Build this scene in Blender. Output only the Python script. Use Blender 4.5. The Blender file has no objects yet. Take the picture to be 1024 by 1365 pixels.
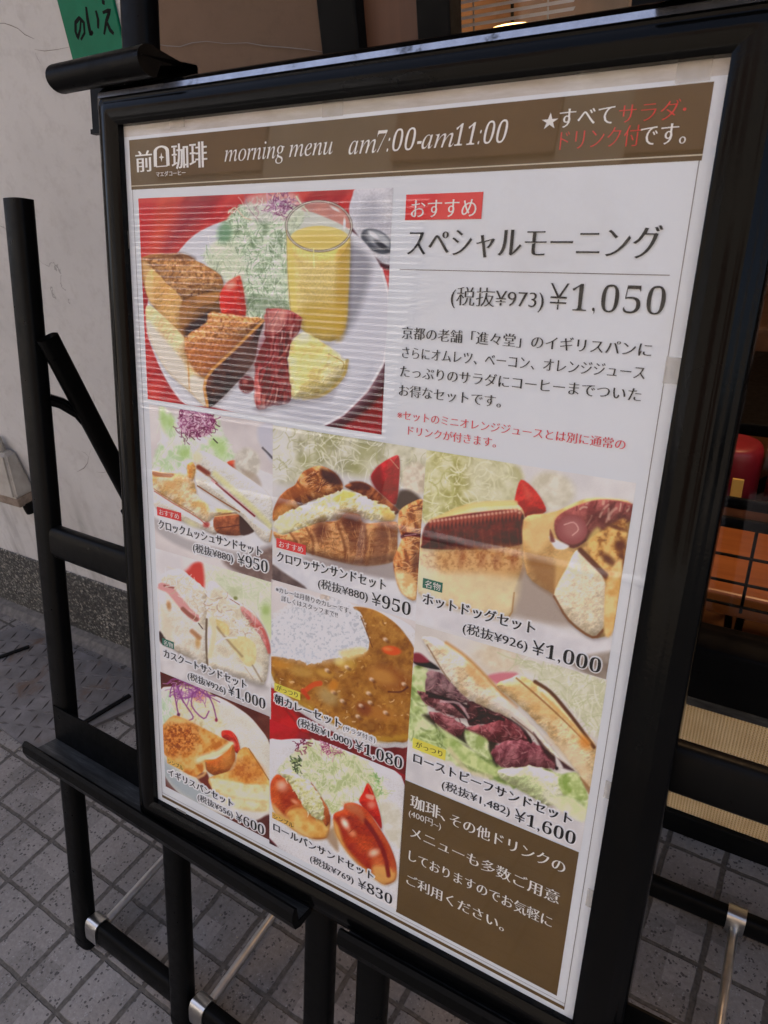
import bpy, bmesh, math, random
import numpy as np
from mathutils import Vector, Matrix

random.seed(7)
S = bpy.context.scene
COL = S.collection

# ------------------------------------------------------------------ camera, world, sun, exposure
FPX, CX, CY = 932.6357, 512.0, 682.5            # focal length and centre for a 1024 x 1365 picture
LEAN = 0.2723497                                # the easels lean back by 15.6 degrees
ZB = 0.4703422                                  # height of the lower edge of the visible sheet
SHEET_W, SHEET_H = 0.580, 0.83097
CAMP = np.array([0.65117997, -0.35570810, 1.25870143])
RCAM = np.array([[0.8609713, 0.50062208, -0.09003301],
                 [0.18308913, -0.47015065, -0.86338678],
                 [-0.47455957, 0.72686718, -0.49644468]])   # rows: right, down, forward
cam = bpy.data.cameras.new('camera')
camo = bpy.data.objects.new('camera', cam); COL.objects.link(camo)
cam.sensor_fit = 'VERTICAL'; cam.sensor_height = 36.0; cam.lens = FPX / 1365.0 * 36.0
cam.clip_start = 0.02; cam.clip_end = 500
r_, d_, f_ = RCAM
camo.matrix_world = Matrix(((r_[0], -d_[0], -f_[0], CAMP[0]), (r_[1], -d_[1], -f_[1], CAMP[1]),
                            (r_[2], -d_[2], -f_[2], CAMP[2]), (0, 0, 0, 1)))
cam.dof.use_dof = True; cam.dof.focus_distance = 0.95; cam.dof.aperture_fstop = 22
S.camera = camo

SUN_EL, SUN_AZ = math.radians(56), math.radians(-14)      # high behind the shop: its front is in open shade, the far side of the street is sunlit
w = bpy.data.worlds.new('World'); S.world = w; w.use_nodes = True
nt = w.node_tree; nt.nodes.clear()
sky = nt.nodes.new('ShaderNodeTexSky'); sky.sky_type = 'NISHITA'; sky.sun_disc = False
sky.sun_elevation = SUN_EL; sky.sun_rotation = SUN_AZ; sky.air_density = 0.7; sky.dust_density = 6.0; sky.ozone_density = 0.4
bg = nt.nodes.new('ShaderNodeBackground'); bg.inputs[1].default_value = 0.15
wo = nt.nodes.new('ShaderNodeOutputWorld')
nt.links.new(sky.outputs[0], bg.inputs[0]); nt.links.new(bg.outputs[0], wo.inputs[0])
sl = bpy.data.lights.new('sun', 'SUN'); sl.energy = 2.4; sl.angle = math.radians(1.0); sl.color = (1.0, 0.95, 0.87)
so = bpy.data.objects.new('sun', sl); COL.objects.link(so)
sdir = Vector((math.sin(SUN_AZ) * math.cos(SUN_EL), math.cos(SUN_AZ) * math.cos(SUN_EL), math.sin(SUN_EL)))
so.rotation_euler = sdir.to_track_quat('Z', 'Y').to_euler(); so.location = (0, -3, 6)
S.view_settings.view_transform = 'Standard'; S.view_settings.look = 'None'
S.view_settings.gamma = 1.0; S.view_settings.exposure = 1.92
S.cycles.max_bounces = 8; S.cycles.transparent_max_bounces = 12; S.cycles.caustics_reflective = False; S.cycles.caustics_refractive = False

# ------------------------------------------------------------------ coordinate helpers
SN, CS = math.sin(LEAN), math.cos(LEAN)
def L(u, v, d=0.0):
    """board frame (u right, v up along the lean, d out of the board) -> world"""
    return np.stack(np.broadcast_arrays(np.asarray(u, float), np.asarray(v, float) * SN - np.asarray(d, float) * CS,
                    ZB + np.asarray(v, float) * CS + np.asarray(d, float) * SN), -1)
def sheet_uv(px, py):
    """place measured on the photograph of the flat sheet -> metres on the sheet"""
    r = RCAM.T @ np.array([px - CX, py - CY, FPX])
    n = np.array([0, -CS, SN]); o = np.array([0, 0, ZB])
    X = CAMP + r * ((o - CAMP) @ n) / (r @ n)
    return X[0], (X[1] * SN + (X[2] - ZB) * CS)
def sheet_px(u, v):
    q = (L(u, v) - CAMP) @ RCAM.T
    return q[..., 0] / q[..., 2] * FPX + CX, q[..., 1] / q[..., 2] * FPX + CY

# ------------------------------------------------------------------ object helpers
def tag(o, label=None, cat=None, group=None, kind=None):
    if label: o['label'] = label
    if cat: o['category'] = cat
    if group: o['group'] = group
    if kind: o['kind'] = kind
    return o
def empty(name, loc, label, cat, group=None):
    o = bpy.data.objects.new(name, None); COL.objects.link(o); o.location = loc; o.empty_display_size = 0.05
    return tag(o, label, cat, group)
def root_of(o):
    while o.parent: o = o.parent
    return o
def obj(name, V, F, mat, parent=None, smooth=False, sharp=None):
    V = np.asarray(V, float)
    if parent is not None: V = V - np.array(root_of(parent).location)
    me = bpy.data.meshes.new(name)
    me.from_pydata([tuple(x) for x in V], [], F); me.update()
    me.materials.append(mat)
    if smooth:
        me.polygons.foreach_set('use_smooth', [True] * len(me.polygons))
        me.set_sharp_from_angle(angle=math.radians(sharp or 40))
    o = bpy.data.objects.new(name, me); COL.objects.link(o)
    if parent is not None: o.parent = parent
    return o
class MB:
    """collects pieces of one part"""
    def __init__(s): s.V = []; s.F = []; s.n = 0
    def add(s, V, F):
        V = np.asarray(V, float); s.V.append(V); s.F += [tuple(i + s.n for i in f) for f in F]; s.n += len(V); return s
    def build(s, name, mat, parent=None, smooth=False, sharp=None):
        return obj(name, np.concatenate(s.V), s.F, mat, parent, smooth, sharp)
    def box(s, x0, y0, z0, x1, y1, z1, b=0.0):
        if b <= 0:
            V = [(x, y, z) for z in (z0, z1) for y in (y0, y1) for x in (x0, x1)]
            return s.add(V, [(0, 2, 3, 1), (4, 5, 7, 6), (0, 1, 5, 4), (2, 6, 7, 3), (0, 4, 6, 2), (1, 3, 7, 5)])
        bm = bmesh.new(); bmesh.ops.create_cube(bm, size=1)
        for v in bm.verts: v.co = Vector(((x0 + x1) / 2 + v.co.x * (x1 - x0), (y0 + y1) / 2 + v.co.y * (y1 - y0), (z0 + z1) / 2 + v.co.z * (z1 - z0)))
        bmesh.ops.bevel(bm, geom=bm.edges[:], offset=b, segments=3, profile=0.5, affect='EDGES')
        return s.bm(bm)
    def bm(s, bm):
        bm.verts.index_update()
        s.add([v.co[:] for v in bm.verts], [tuple(v.index for v in f.verts) for f in bm.faces]); bm.free(); return s
    def sweep(s, prof, rings):
        """prof: closed 2-D outline; rings: list of (origin, axis_a, axis_b, scale)"""
        n = len(prof); V = []; F = []
        for (o, a, b, k) in rings:
            o, a, b = np.array(o), np.array(a), np.array(b)
            for (p, q) in prof: V.append(o + a * p * k + b * q * k)
        m = len(rings)
        for i in range(m - 1):
            for j in range(n):
                k = (j + 1) % n; F.append((i * n + j, i * n + k, (i + 1) * n + k, (i + 1) * n + j))
        F.append(tuple(range(n))[::-1]); F.append(tuple((m - 1) * n + j for j in range(n)))
        return s.add(V, F)
    def bar(s, p, q, prof, up, cap=0.004):
        """bar with rounded ends from p to q; profile x along (up x dir), y along up"""
        p, q, up = np.array(p, float), np.array(q, float), np.array(up, float)
        t = q - p; ln = np.linalg.norm(t); t /= ln
        b = up - t * (up @ t); b /= np.linalg.norm(b); a = np.cross(b, t)
        R = []
        for k in range(5):
            an = math.pi / 2 * k / 4; R.append((p + t * cap * (1 - math.sin(an)), a, b, 1 - 0.35 * (1 - math.sin(an)) if k else 0.6))
        for k in range(5):
            an = math.pi / 2 * (1 - k / 4); R.append((q - t * cap * (1 - math.sin(an)), a, b, 1 - 0.35 * (1 - math.sin(an)) if k < 4 else 0.6))
        return s.sweep(prof, R)
    def path(s, pts, r, n=10):
        pts = [np.array(p, float) for p in pts]; R = []
        prof = [(math.cos(2 * math.pi * k / n) * r, math.sin(2 * math.pi * k / n) * r) for k in range(n)]
        prev = None
        for i, p in enumerate(pts):
            t = pts[min(i + 1, len(pts) - 1)] - pts[max(i - 1, 0)]; t /= np.linalg.norm(t)
            if prev is None: a = np.cross(t, [0, 0, 1.0]) if abs(t[2]) < .9 else np.cross(t, [0, 1.0, 0])
            else: a = prev - t * (prev @ t)
            a /= np.linalg.norm(a); prev = a
            R.append((p, a, np.cross(t, a), 1))
        return s.sweep(prof, R)
def oval(wd, dp, n=28, e=3.2):
    out = []
    for k in range(n):
        a = 2 * math.pi * k / n; c, sn = math.cos(a), math.sin(a)
        out.append((math.copysign(abs(c) ** (2 / e), c) * wd / 2, math.copysign(abs(sn) ** (2 / e), sn) * dp / 2))
    return out

# ------------------------------------------------------------------ material helpers
def lin(c): 
    c = np.asarray(c, float) / 255.0
    return np.where(c <= .04045, c / 12.92, ((c + .055) / 1.055) ** 2.4)
class NM:
    def __init__(s, name, rough=0.5, spec=0.5, metal=0.0, col=None):
        s.m = bpy.data.materials.new(name); s.m.use_nodes = True; s.t = s.m.node_tree
        s.b = s.t.nodes['Principled BSDF']; s.b.inputs['Roughness'].default_value = rough
        s.b.inputs['Specular IOR Level'].default_value = spec; s.b.inputs['Metallic'].default_value = metal
        if col is not None: s.b.inputs['Base Color'].default_value = (*col, 1)
    def n(s, typ, **kw):
        x = s.t.nodes.new('ShaderNode' + typ)
        for k, v in kw.items():
            if k.startswith('i_'):
                k = k[2:]; x.inputs[int(k) if k.isdigit() else k.replace('_', ' ')].default_value = v
            else: setattr(x, k, v)
        return x
    def l(s, a, b): s.t.links.new(a, b)
    def co(s):
        return s.n('TexCoord').outputs['Object']
    def noise(s, scale, detail=4, rough=.55, vec=None, dist=0.0):
        x = s.n('TexNoise'); x.inputs['Scale'].default_value = scale; x.inputs['Detail'].default_value = detail
        x.inputs['Roughness'].default_value = rough; x.inputs['Distortion'].default_value = dist
        s.l(vec or s.co(), x.inputs['Vector']); return x.outputs['Fac']
    def ramp(s, fac, stops):
        x = s.n('ValToRGB'); e = x.color_ramp.elements
        while len(e) < len(stops): e.new(0.5)
        for k, (p, c) in enumerate(stops): e[k].position = p; e[k].color = (*c, 1) if len(c) == 3 else c
        s.l(fac, x.inputs[0]); return x.outputs[0]
    def mix(s, fac, a, b, mode='MIX'):
        x = s.n('Mix', data_type='RGBA', blend_type=mode)
        for k, v in ((0, fac), (6, a), (7, b)):
            if hasattr(v, 'is_linked') or hasattr(v, 'links'): s.l(v, x.inputs[k])
            else: x.inputs[k].default_value = v if k == 0 else (*v, 1)
        return x.outputs[2]
    def math(s, op, a, b=None, c=None, clamp=False):
        x = s.n('Math', operation=op, use_clamp=clamp)
        for k, v in enumerate((a, b, c)):
            if v is None: continue
            if hasattr(v, 'links'): s.l(v, x.inputs[k])
            else: x.inputs[k].default_value = v
        return x.outputs[0]
    def base(s, c): s.l(c, s.b.inputs['Base Color']); return s
    def rough(s, c): s.l(c, s.b.inputs['Roughness']); return s
    def bump(s, h, strength=.3, dist=.002):
        x = s.n('Bump'); x.inputs['Strength'].default_value = strength; x.inputs['Distance'].default_value = dist
        s.l(h, x.inputs['Height']); s.l(x.outputs[0], s.b.inputs['Normal']); return s
def g(v): return (v, v, v)
MAT = {}
def black_paint(name, rough, lo=.002, hi=.0055, spec=.07):
    m = NM(name, rough, spec); n1 = m.noise(6, 3); m.base(m.ramp(n1, [(.3, (lo * .9, lo, lo)), (.75, (hi, hi, hi))]))
    n2 = m.noise(70, 4); m.rough(m.ramp(n2, [(.3, g(rough * .75)), (.8, g(min(1, rough * 1.5)))]))
    m.bump(m.noise(260, 2), .12, .0006); return m.m
MAT['black_satin'] = black_paint('black satin paint', .36)
MAT['black_gloss'] = black_paint('black gloss frame', .13, .0015, .004, spec=.11)
MAT['black_wood'] = black_paint('black painted timber', .42, .003, .008)
m = NM('dusty black tray', .5); mp = m.n('Mapping'); mp.inputs['Scale'].default_value = (.25, 2.5, 1.5); m.l(m.co(), mp.inputs[0]); n1 = m.noise(60, 5, .75, vec=mp.outputs[0])
m.base(m.ramp(n1, [(.38, (.012, .012, .012)), (.58, (.05, .05, .048)), (.8, (.17, .165, .155))])); MAT['black_dusty'] = m.m
m = NM('brushed steel', .28, metal=1.0)
mp = m.n('Mapping'); mp.inputs['Scale'].default_value = (4, 60, 60); m.l(m.co(), mp.inputs[0])
m.base(m.ramp(m.noise(9, 4, vec=mp.outputs[0]), [(.2, (.42, .41, .39)), (.8, (.62, .61, .59))])); m.bump(m.noise(30, 3, vec=mp.outputs[0]), .1, .0005); MAT['steel'] = m.m
m = NM('aluminium rod', .38, metal=1.0); m.base(m.ramp(m.noise(50, 4), [(.3, (.5, .49, .47)), (.8, (.7, .69, .67))])); MAT['rod'] = m.m

# pavement: square setts of 100 mm with mortar joints, in the direction measured on the ground
m = NM('paving setts', .62)
PIT, ANG, OX, OY = 0.0993585, 1.5312272, -0.227069, -0.172672
geo = m.n('NewGeometry'); vr = m.n('VectorRotate', rotation_type='Z_AXIS'); vr.inputs['Center'].default_value = (OX, OY, 0); vr.inputs['Angle'].default_value = -ANG
m.l(geo.outputs['Position'], vr.inputs['Vector'])
wob = m.n('TexNoise'); wob.inputs['Scale'].default_value = 26; wob.inputs['Detail'].default_value = 4; m.l(geo.outputs['Position'], wob.inputs['Vector'])
sub = m.n('VectorMath', operation='SUBTRACT'); m.l(wob.outputs['Color'], sub.inputs[0]); sub.inputs[1].default_value = (.5, .5, .5)
sc = m.n('VectorMath', operation='SCALE'); m.l(sub.outputs[0], sc.inputs[0]); sc.inputs['Scale'].default_value = .006
ad = m.n('VectorMath', operation='ADD'); m.l(vr.outputs[0], ad.inputs[0]); m.l(sc.outputs[0], ad.inputs[1])
sx = m.n('SeparateXYZ'); m.l(ad.outputs[0], sx.inputs[0])
def cell(o, off):
    a = m.math('MULTIPLY_ADD', o, 1 / PIT, -off / PIT + 0.5); fr = m.math('FRACT', a)
    return m.math('FLOOR', a), m.math('ABSOLUTE', m.math('SUBTRACT', fr, .5))
cx_, dx_ = cell(sx.outputs[0], OX); cy_, dy_ = cell(sx.outputs[1], OY)
edge = m.math('MINIMUM', m.math('MULTIPLY', dx_, 1.35), dy_)      # 0 on the joint line; joints along one way are narrower
mort = m.n('MapRange', interpolation_type='SMOOTHSTEP'); m.l(edge, mort.inputs[0])
mort.inputs[1].default_value = .036; mort.inputs[2].default_value = .058
cc = m.n('CombineXYZ'); m.l(cx_, cc.inputs[0]); m.l(cy_, cc.inputs[1])
wn = m.n('TexWhiteNoise', noise_dimensions='2D'); m.l(cc.outputs[0], wn.inputs['Vector'])
P_ = geo.outputs['Position']
tile = m.ramp(m.noise(130, 5, .65, vec=P_), [(.28, (.112, .097, .084)), (.5, (.205, .182, .162)), (.72, (.31, .283, .255))])
tile = m.mix(.55, tile, m.ramp(wn.outputs['Value'], [(0, (.12, .106, .093)), (1, (.285, .258, .232))]))
vo = m.n('TexVoronoi'); vo.inputs['Scale'].default_value = 150; m.l(P_, vo.inputs['Vector'])
mask = m.math('MULTIPLY', m.math('LESS_THAN', vo.outputs['Distance'], .36), m.math('GREATER_THAN', m.noise(70, 2, vec=P_), .53))
tile = m.mix(m.math('MULTIPLY', mask, .85), tile, (.04, .034, .03))
vo2 = m.n('TexVoronoi'); vo2.inputs['Scale'].default_value = 210; m.l(P_, vo2.inputs['Vector'])
mask2 = m.math('MULTIPLY', m.math('LESS_THAN', vo2.outputs['Distance'], .3), m.math('GREATER_THAN', m.noise(47, 2, vec=P_), .58))
tile = m.mix(m.math('MULTIPLY', mask2, .45), tile, (.34, .33, .32))
big = m.noise(3.0, 4, .6, vec=P_); tile = m.mix(m.math('MULTIPLY', m.ramp(big, [(.5, g(0)), (.75, g(1))]), .35), tile, (.13, .098, .075))
mcol = m.ramp(m.noise(120, 4, vec=P_), [(.3, (.042, .035, .028)), (.7, (.115, .099, .080))])
m.base(m.mix(mort.outputs[0], mcol, tile))
h = m.math('ADD', m.math('MULTIPLY', mort.outputs[0], 1.0), m.math('MULTIPLY', m.noise(160, 4, .6, vec=P_), .35))
h = m.math('SUBTRACT', h, m.math('MULTIPLY', mask, .35)); m.bump(h, .8, .003); MAT['setts'] = m.m
m = NM('asphalt', .85); m.base(m.ramp(m.noise(120, 5), [(.3, (.035, .035, .036)), (.7, (.08, .08, .08))])); MAT['asphalt'] = m.m

# plaster
def plaster(name, a, b, stain, crack=.8):
    m = NM(name, .8, .25); P = m.n('NewGeometry').outputs['Position']
    c = m.ramp(m.noise(2.2, 6, .6, vec=P), [(.3, a), (.7, b)])
    c = m.mix(m.math('MULTIPLY', m.ramp(m.noise(34, 5, .7, vec=P), [(.5, g(0)), (.8, g(1))]), .34), c, stain)
    mp = m.n('Mapping'); mp.inputs['Scale'].default_value = (9, 1, 1.3); m.l(P, mp.inputs[0])
    sxyz = m.n('SeparateXYZ'); m.l(P, sxyz.inputs[0])
    low = m.n('MapRange'); m.l(sxyz.outputs[2], low.inputs[0]); low.inputs[1].default_value = .62; low.inputs[2].default_value = .2
    drip = m.math('MULTIPLY', m.ramp(m.noise(2.0, 5, .6, vec=mp.outputs[0]), [(.45, g(0)), (.75, g(1))]), low.outputs[0])
    c = m.mix(m.math('MULTIPLY', drip, .75), c, (.10, .085, .072))
    dn = m.n('TexNoise'); dn.inputs['Scale'].default_value = 7; dn.inputs['Detail'].default_value = 6; m.l(P, dn.inputs['Vector'])
    av = m.n('Mix', data_type='RGBA'); av.inputs[0].default_value = .22; m.l(P, av.inputs[6]); m.l(dn.outputs['Color'], av.inputs[7])
    vo = m.n('TexVoronoi', feature='DISTANCE_TO_EDGE'); vo.inputs['Scale'].default_value = 3.1; m.l(av.outputs[2], vo.inputs['Vector'])
    cr = m.math('MULTIPLY', m.math('LESS_THAN', vo.outputs['Distance'], .003), m.math('GREATER_THAN', m.noise(2.7, 2, vec=P), .60))
    c = m.mix(m.math('MULTIPLY', cr, crack), c, tuple(x * .35 for x in a))
    m.base(c); m.bump(m.math('SUBTRACT', m.noise(90, 5, .6, vec=P), m.math('MULTIPLY', cr, .6)), .45, .002); return m.m
MAT['plaster'] = plaster('white plaster', (.50, .492, .478), (.61, .602, .588), (.30, .27, .25), .55)
MAT['tan'] = plaster('tan plaster', (.135, .088, .058), (.175, .115, .077), (.08, .055, .035))
m = NM('exposed aggregate', .55); P = m.n('NewGeometry').outputs['Position']
vo = m.n('TexVoronoi'); vo.inputs['Scale'].default_value = 190; m.l(P, vo.inputs['Vector'])
sv = m.n('SeparateColor'); m.l(vo.outputs['Color'], sv.inputs[0])
c = m.ramp(sv.outputs[0], [(0, (.020, .020, .019)), (.5, (.042, .042, .038)), (.8, (.11, .108, .095)), (.93, (.27, .265, .24)), (1, (.34, .31, .25))])
c = m.mix(m.ramp(m.noise(4, 4, vec=P), [(.45, g(0)), (.75, g(.65))]), c, (.03, .027, .022)); m.base(c); m.bump(vo.outputs['Distance'], .5, .002); MAT['granite'] = m.m
m = NM('kerb mortar', .85); m.base(m.ramp(m.noise(60, 5), [(.3, (.09, .082, .074)), (.7, (.17, .155, .14))])); MAT['mortar'] = m.m
m = NM('checker steel', .42, metal=.55); P = m.n('NewGeometry').outputs['Position']
c = m.ramp(m.noise(14, 5, .65, vec=P), [(.3, (.13, .122, .12)), (.62, (.23, .218, .218)), (.85, (.32, .305, .31))])
c = m.mix(m.ramp(m.noise(11, 5, .7, vec=P, dist=.6), [(.56, g(0)), (.72, g(.8))]), c, (.16, .085, .045)); m.base(c); m.bump(m.noise(90, 3, vec=P), .2, .001); MAT['checker'] = m.m
m = NM('green sign paint', .45); m.base(m.ramp(m.noise(14, 5), [(.35, (.001, .125, .062)), (.75, (.003, .175, .092))])); m.b.inputs['Specular IOR Level'].default_value = .15; MAT['green'] = m.m
m = NM('worn tread', .5, .3, .3); m.base(m.ramp(m.noise(50, 4), [(.3, (.05, .045, .042)), (.75, (.13, .115, .108))])); MAT['tread'] = m.m
MAT['brush_ink'] = NM('brush ink', .6, .05, col=(.008, .01, .009)).m
m = NM('aged plastic cover', .5); m.base(m.ramp(m.noise(22, 5), [(.35, (.30, .275, .235)), (.7, (.42, .395, .35))])); MAT['plastic'] = m.m
m = NM('rusty cover edge', .7); m.base(m.ramp(m.noise(60, 4), [(.3, (.15, .11, .08)), (.7, (.28, .22, .17))])); MAT['rust'] = m.m
def wood(name, a, b, rough=.35, sc=(1.2, 14, 14)):
    m = NM(name, rough); mp = m.n('Mapping'); mp.inputs['Scale'].default_value = sc; m.l(m.co(), mp.inputs[0])
    m.base(m.ramp(m.noise(3.5, 6, .6, vec=mp.outputs[0], dist=.6), [(.3, a), (.7, b)])); return m.m
MAT['wood'] = wood('orange lacquered wood', (.30, .085, .016), (.44, .14, .032))
MAT['dark_wood'] = wood('dark brown wood', (.10, .045, .02), (.17, .08, .035))
MAT['panel_wood'] = wood('brown door panel', (.085, .034, .016), (.12, .05, .024), .5, (14, 14, 1.2))
m = NM('red vinyl', .4); m.base(m.ramp(m.noise(12, 4), [(.3, (.20, .008, .016)), (.7, (.30, .016, .024))])); MAT['red'] = m.m
m = NM('yellow card', .6); m.base(m.ramp(m.noise(18, 3), [(.3, (.7, .45, .08)), (.7, (.8, .55, .12))])); MAT['yellow'] = m.m
m = NM('brown upholstery', .7); m.base(m.ramp(m.noise(18, 3), [(.3, (.06, .03, .018)), (.7, (.11, .055, .03))])); MAT['olive'] = m.m
m = NM('inner wall', .8); m.base(m.ramp(m.noise(3, 5), [(.3, (.16, .09, .05)), (.7, (.24, .14, .08))])); MAT['inner'] = m.m
m = NM('blind slat', .5); m.base(m.ramp(m.noise(9, 3), [(.3, (.42, .43, .44)), (.7, (.52, .53, .54))])); MAT['slat'] = m.m
# woven yellow kick panel
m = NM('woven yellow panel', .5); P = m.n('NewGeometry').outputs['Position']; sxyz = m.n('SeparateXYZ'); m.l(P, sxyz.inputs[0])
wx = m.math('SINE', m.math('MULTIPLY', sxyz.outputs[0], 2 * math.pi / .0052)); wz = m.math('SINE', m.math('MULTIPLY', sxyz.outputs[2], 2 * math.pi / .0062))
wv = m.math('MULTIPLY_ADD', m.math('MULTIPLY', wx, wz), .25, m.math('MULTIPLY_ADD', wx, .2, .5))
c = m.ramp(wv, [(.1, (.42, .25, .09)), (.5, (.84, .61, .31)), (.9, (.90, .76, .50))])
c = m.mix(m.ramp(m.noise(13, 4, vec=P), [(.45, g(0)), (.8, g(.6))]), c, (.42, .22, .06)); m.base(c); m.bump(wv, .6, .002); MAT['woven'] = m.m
# glass panes
def clear(name, ior, rough=.0, bump=0):
    m = bpy.data.materials.new(name); m.use_nodes = True; t = m.node_tree; t.nodes.remove(t.nodes['Principled BSDF'])
    tr = t.nodes.new('ShaderNodeBsdfTransparent'); gl = t.nodes.new('ShaderNodeBsdfGlossy'); gl.inputs['Roughness'].default_value = rough
    lw = t.nodes.new('ShaderNodeLayerWeight'); mx = t.nodes.new('ShaderNodeMixShader')      # same reflectance from both sides of the thin sheet
    pw = t.nodes.new('ShaderNodeMath'); pw.operation = 'POWER'; pw.inputs[1].default_value = 5; t.links.new(lw.outputs['Facing'], pw.inputs[0])
    fr = t.nodes.new('ShaderNodeMath'); fr.operation = 'MULTIPLY_ADD'; f0 = ((ior - 1) / (ior + 1)) ** 2 * .95; fr.inputs[1].default_value = 1 - f0; fr.inputs[2].default_value = f0; t.links.new(pw.outputs[0], fr.inputs[0])
    if bump:
        tc = t.nodes.new('ShaderNodeTexCoord'); no = t.nodes.new('ShaderNodeTexNoise'); no.inputs['Scale'].default_value = 3.2; no.inputs['Detail'].default_value = 1.5
        bp = t.nodes.new('ShaderNodeBump'); bp.inputs['Strength'].default_value = bump; bp.inputs['Distance'].default_value = .004
        t.links.new(tc.outputs['Object'], no.inputs['Vector']); t.links.new(no.outputs['Fac'], bp.inputs['Height']); t.links.new(bp.outputs[0], gl.inputs['Normal'])
    t.links.new(fr.outputs[0], mx.inputs[0]); t.links.new(tr.outputs[0], mx.inputs[1]); t.links.new(gl.outputs[0], mx.inputs[2])
    t.links.new(mx.outputs[0], t.nodes['Material Output'].inputs[0]); return m
MAT['acrylic'] = clear('clear acrylic sheet', 1.5, .012, .05)
MAT['glass'] = clear('window glass', 1.45)
# paper and inks
WHITE = lin((206, 206, 213))
def ink(c): return tuple(np.clip(lin(c) / WHITE * .78, 0.004, .86))
m = NM('poster paper', .55, .3)
m.base(m.mix(m.ramp(m.noise(9, 6, .7), [(.55, g(0)), (.85, g(.35))]), (.755, .79, .805), (.60, .59, .55))); MAT['paper'] = m.m
m = NM('soiled paper margin', .6, .3); mp = m.n('Mapping'); mp.inputs['Scale'].default_value = (6, 40, 40); m.l(m.co(), mp.inputs[0])
m.base(m.ramp(m.noise(1.6, 6, .7, vec=mp.outputs[0]), [(.25, (.40, .36, .29)), (.5, (.56, .53, .48)), (.72, (.72, .71, .70))])); MAT['soiled'] = m.m
def inkmat(name, c, var=.06):
    m = NM(name, .5, .3); a = np.array(ink(c)); m.base(m.ramp(m.noise(24, 4), [(.3, tuple(a * (1 - var))), (.7, tuple(np.minimum(a * (1 + var), .86)))])); return m.m
INK = dict(black=inkmat('black ink', (16, 16, 19)), white=inkmat('white ink', (214, 212, 212), .02), red=inkmat('red ink', (196, 52, 66)), hred=inkmat('header red ink', (196, 56, 48)),
           brown=inkmat('brown ink', (86, 66, 36), .08), grey=inkmat('grey ink', (110, 104, 104)), bred=inkmat('badge red', (205, 52, 52)), bgreen=inkmat('badge green', (28, 98, 82)),
           byellow=inkmat('badge yellow', (218, 204, 78)), borange=inkmat('badge orange', (212, 168, 84)), cream=inkmat('cream ink', (186, 176, 160)))
m = NM('old adhesive tape', .35); m.b.inputs['Alpha'].default_value = .45
m.base(m.ramp(m.noise(60, 4), [(.3, (.50, .46, .38)), (.7, (.66, .63, .56))])); MAT['tape'] = m.m
m = NM('printed photograph', .5, .3); at = m.n('Attribute', attribute_name='print', attribute_type='GEOMETRY'); m.base(at.outputs['Color']); MAT['print'] = m.m
# ------------------------------------------------------------------ the setting
MB().box(-12, -2.6, -.30, 12, 8, 0).build('pavement', MAT['setts'])['kind'] = 'structure'
MB().box(-12, -12, -.30, 12, -2.6, -.06).build('road', MAT['asphalt'])['kind'] = 'structure'
WY = .535                                        # face of the shop wall
wall = empty('plaster_wall', (-1.2, WY, 0), 'off-white cracked plaster wall with a dark speckled stone plinth, behind the left easel', 'wall')
MB().box(-7, WY, .238, -.235, WY + .3, 4.7).build('wall', MAT['plaster'], wall)
MB().box(-.235, WY + .002, .238, .055, WY + .3, 4.7).build('pilaster', MAT['tan'], wall)
mb = MB(); mb.box(-7, WY - .004, -.02, .055, WY + .295, .238, .004); mb.build('plinth', MAT['granite'], wall)
mb = MB(); V = []; 
mb.sweep([(0, 0), (.0, .020), (-.018, .016), (-.034, .006), (-.040, 0.001)], [((-7, WY - .004, 0), (0, 1, 0), (0, 0, 1), 1), ((.055, WY - .004, 0), (0, 1, 0), (0, 0, 1), 1)])
mb.build('kerb_fillet', MAT['mortar'], wall)
MB().box(-7, -.12, 2.35, 2.2, WY - .001, 2.47, .01).build('unseen_eave', MAT['tan'], wall)  # out of view, added to dim the upper wall and the paving below
def on_wall(px, py, y=WY - .0006):
    r = RCAM.T @ np.array([px - CX, py - CY, FPX]); q = CAMP + r * ((y - CAMP[1]) / r[1]); return q
MAT['crack'] = NM('hairline crack', .9, col=(.22, .20, .185)).m
for pts, wd in (([(-8, 31), (6, 31), (15, 34), (24, 38), (33, 46), (46, 52)], .0016), ([(46, 66), (60, 68), (76, 66), (96, 62)], .0010), ([(47, 70), (50, 78), (54, 85)], .0010),
                ([(109, 602), (114, 604), (118, 609), (117, 617), (112, 624), (103, 629)], .0016), ([(122, 598), (119, 606)], .0012), ([(128, 629), (137, 630), (146, 628)], .0010), ([(121, 545), (126, 533), (124, 525)], .0012), ([(107, 485), (104, 488)], .0014),
                ([(204, 58), (222, 61), (240, 62), (256, 57), (275, 55), (300, 58), (330, 57), (352, 61), (380, 63), (410, 66), (436, 70)], .0013), ([(222, 61), (226, 70)], .001)):
    P = [on_wall(*q) for q in pts]; V = []
    for i, q in enumerate(P):
        t = P[min(i + 1, len(P) - 1)] - P[max(i - 1, 0)]; t /= np.linalg.norm(t); nv = np.array([-t[2], 0, t[0]]); k = wd * .8 * (.35 if i in (0, len(P) - 1) else 1) * (.7 + .6 * random.random()); V += [q + nv * k / 2, q - nv * k / 2]
    MB().add(V, [(2 * i, 2 * i + 1, 2 * i + 3, 2 * i + 2) for i in range(len(P) - 1)]).build('crack', MAT['crack'], wall)

# green paper sign with brushed kana
sg = empty('wall_sign', (-.345, WY - .003, 1.37), 'small bright green sign with black brushed kana, on the white wall', 'sign')
mb = MB(); mb.box(-.418, WY - .006, 1.363, -.30, WY - .001, 1.62, .001); mb.build('board', MAT['green'], sg)

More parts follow.
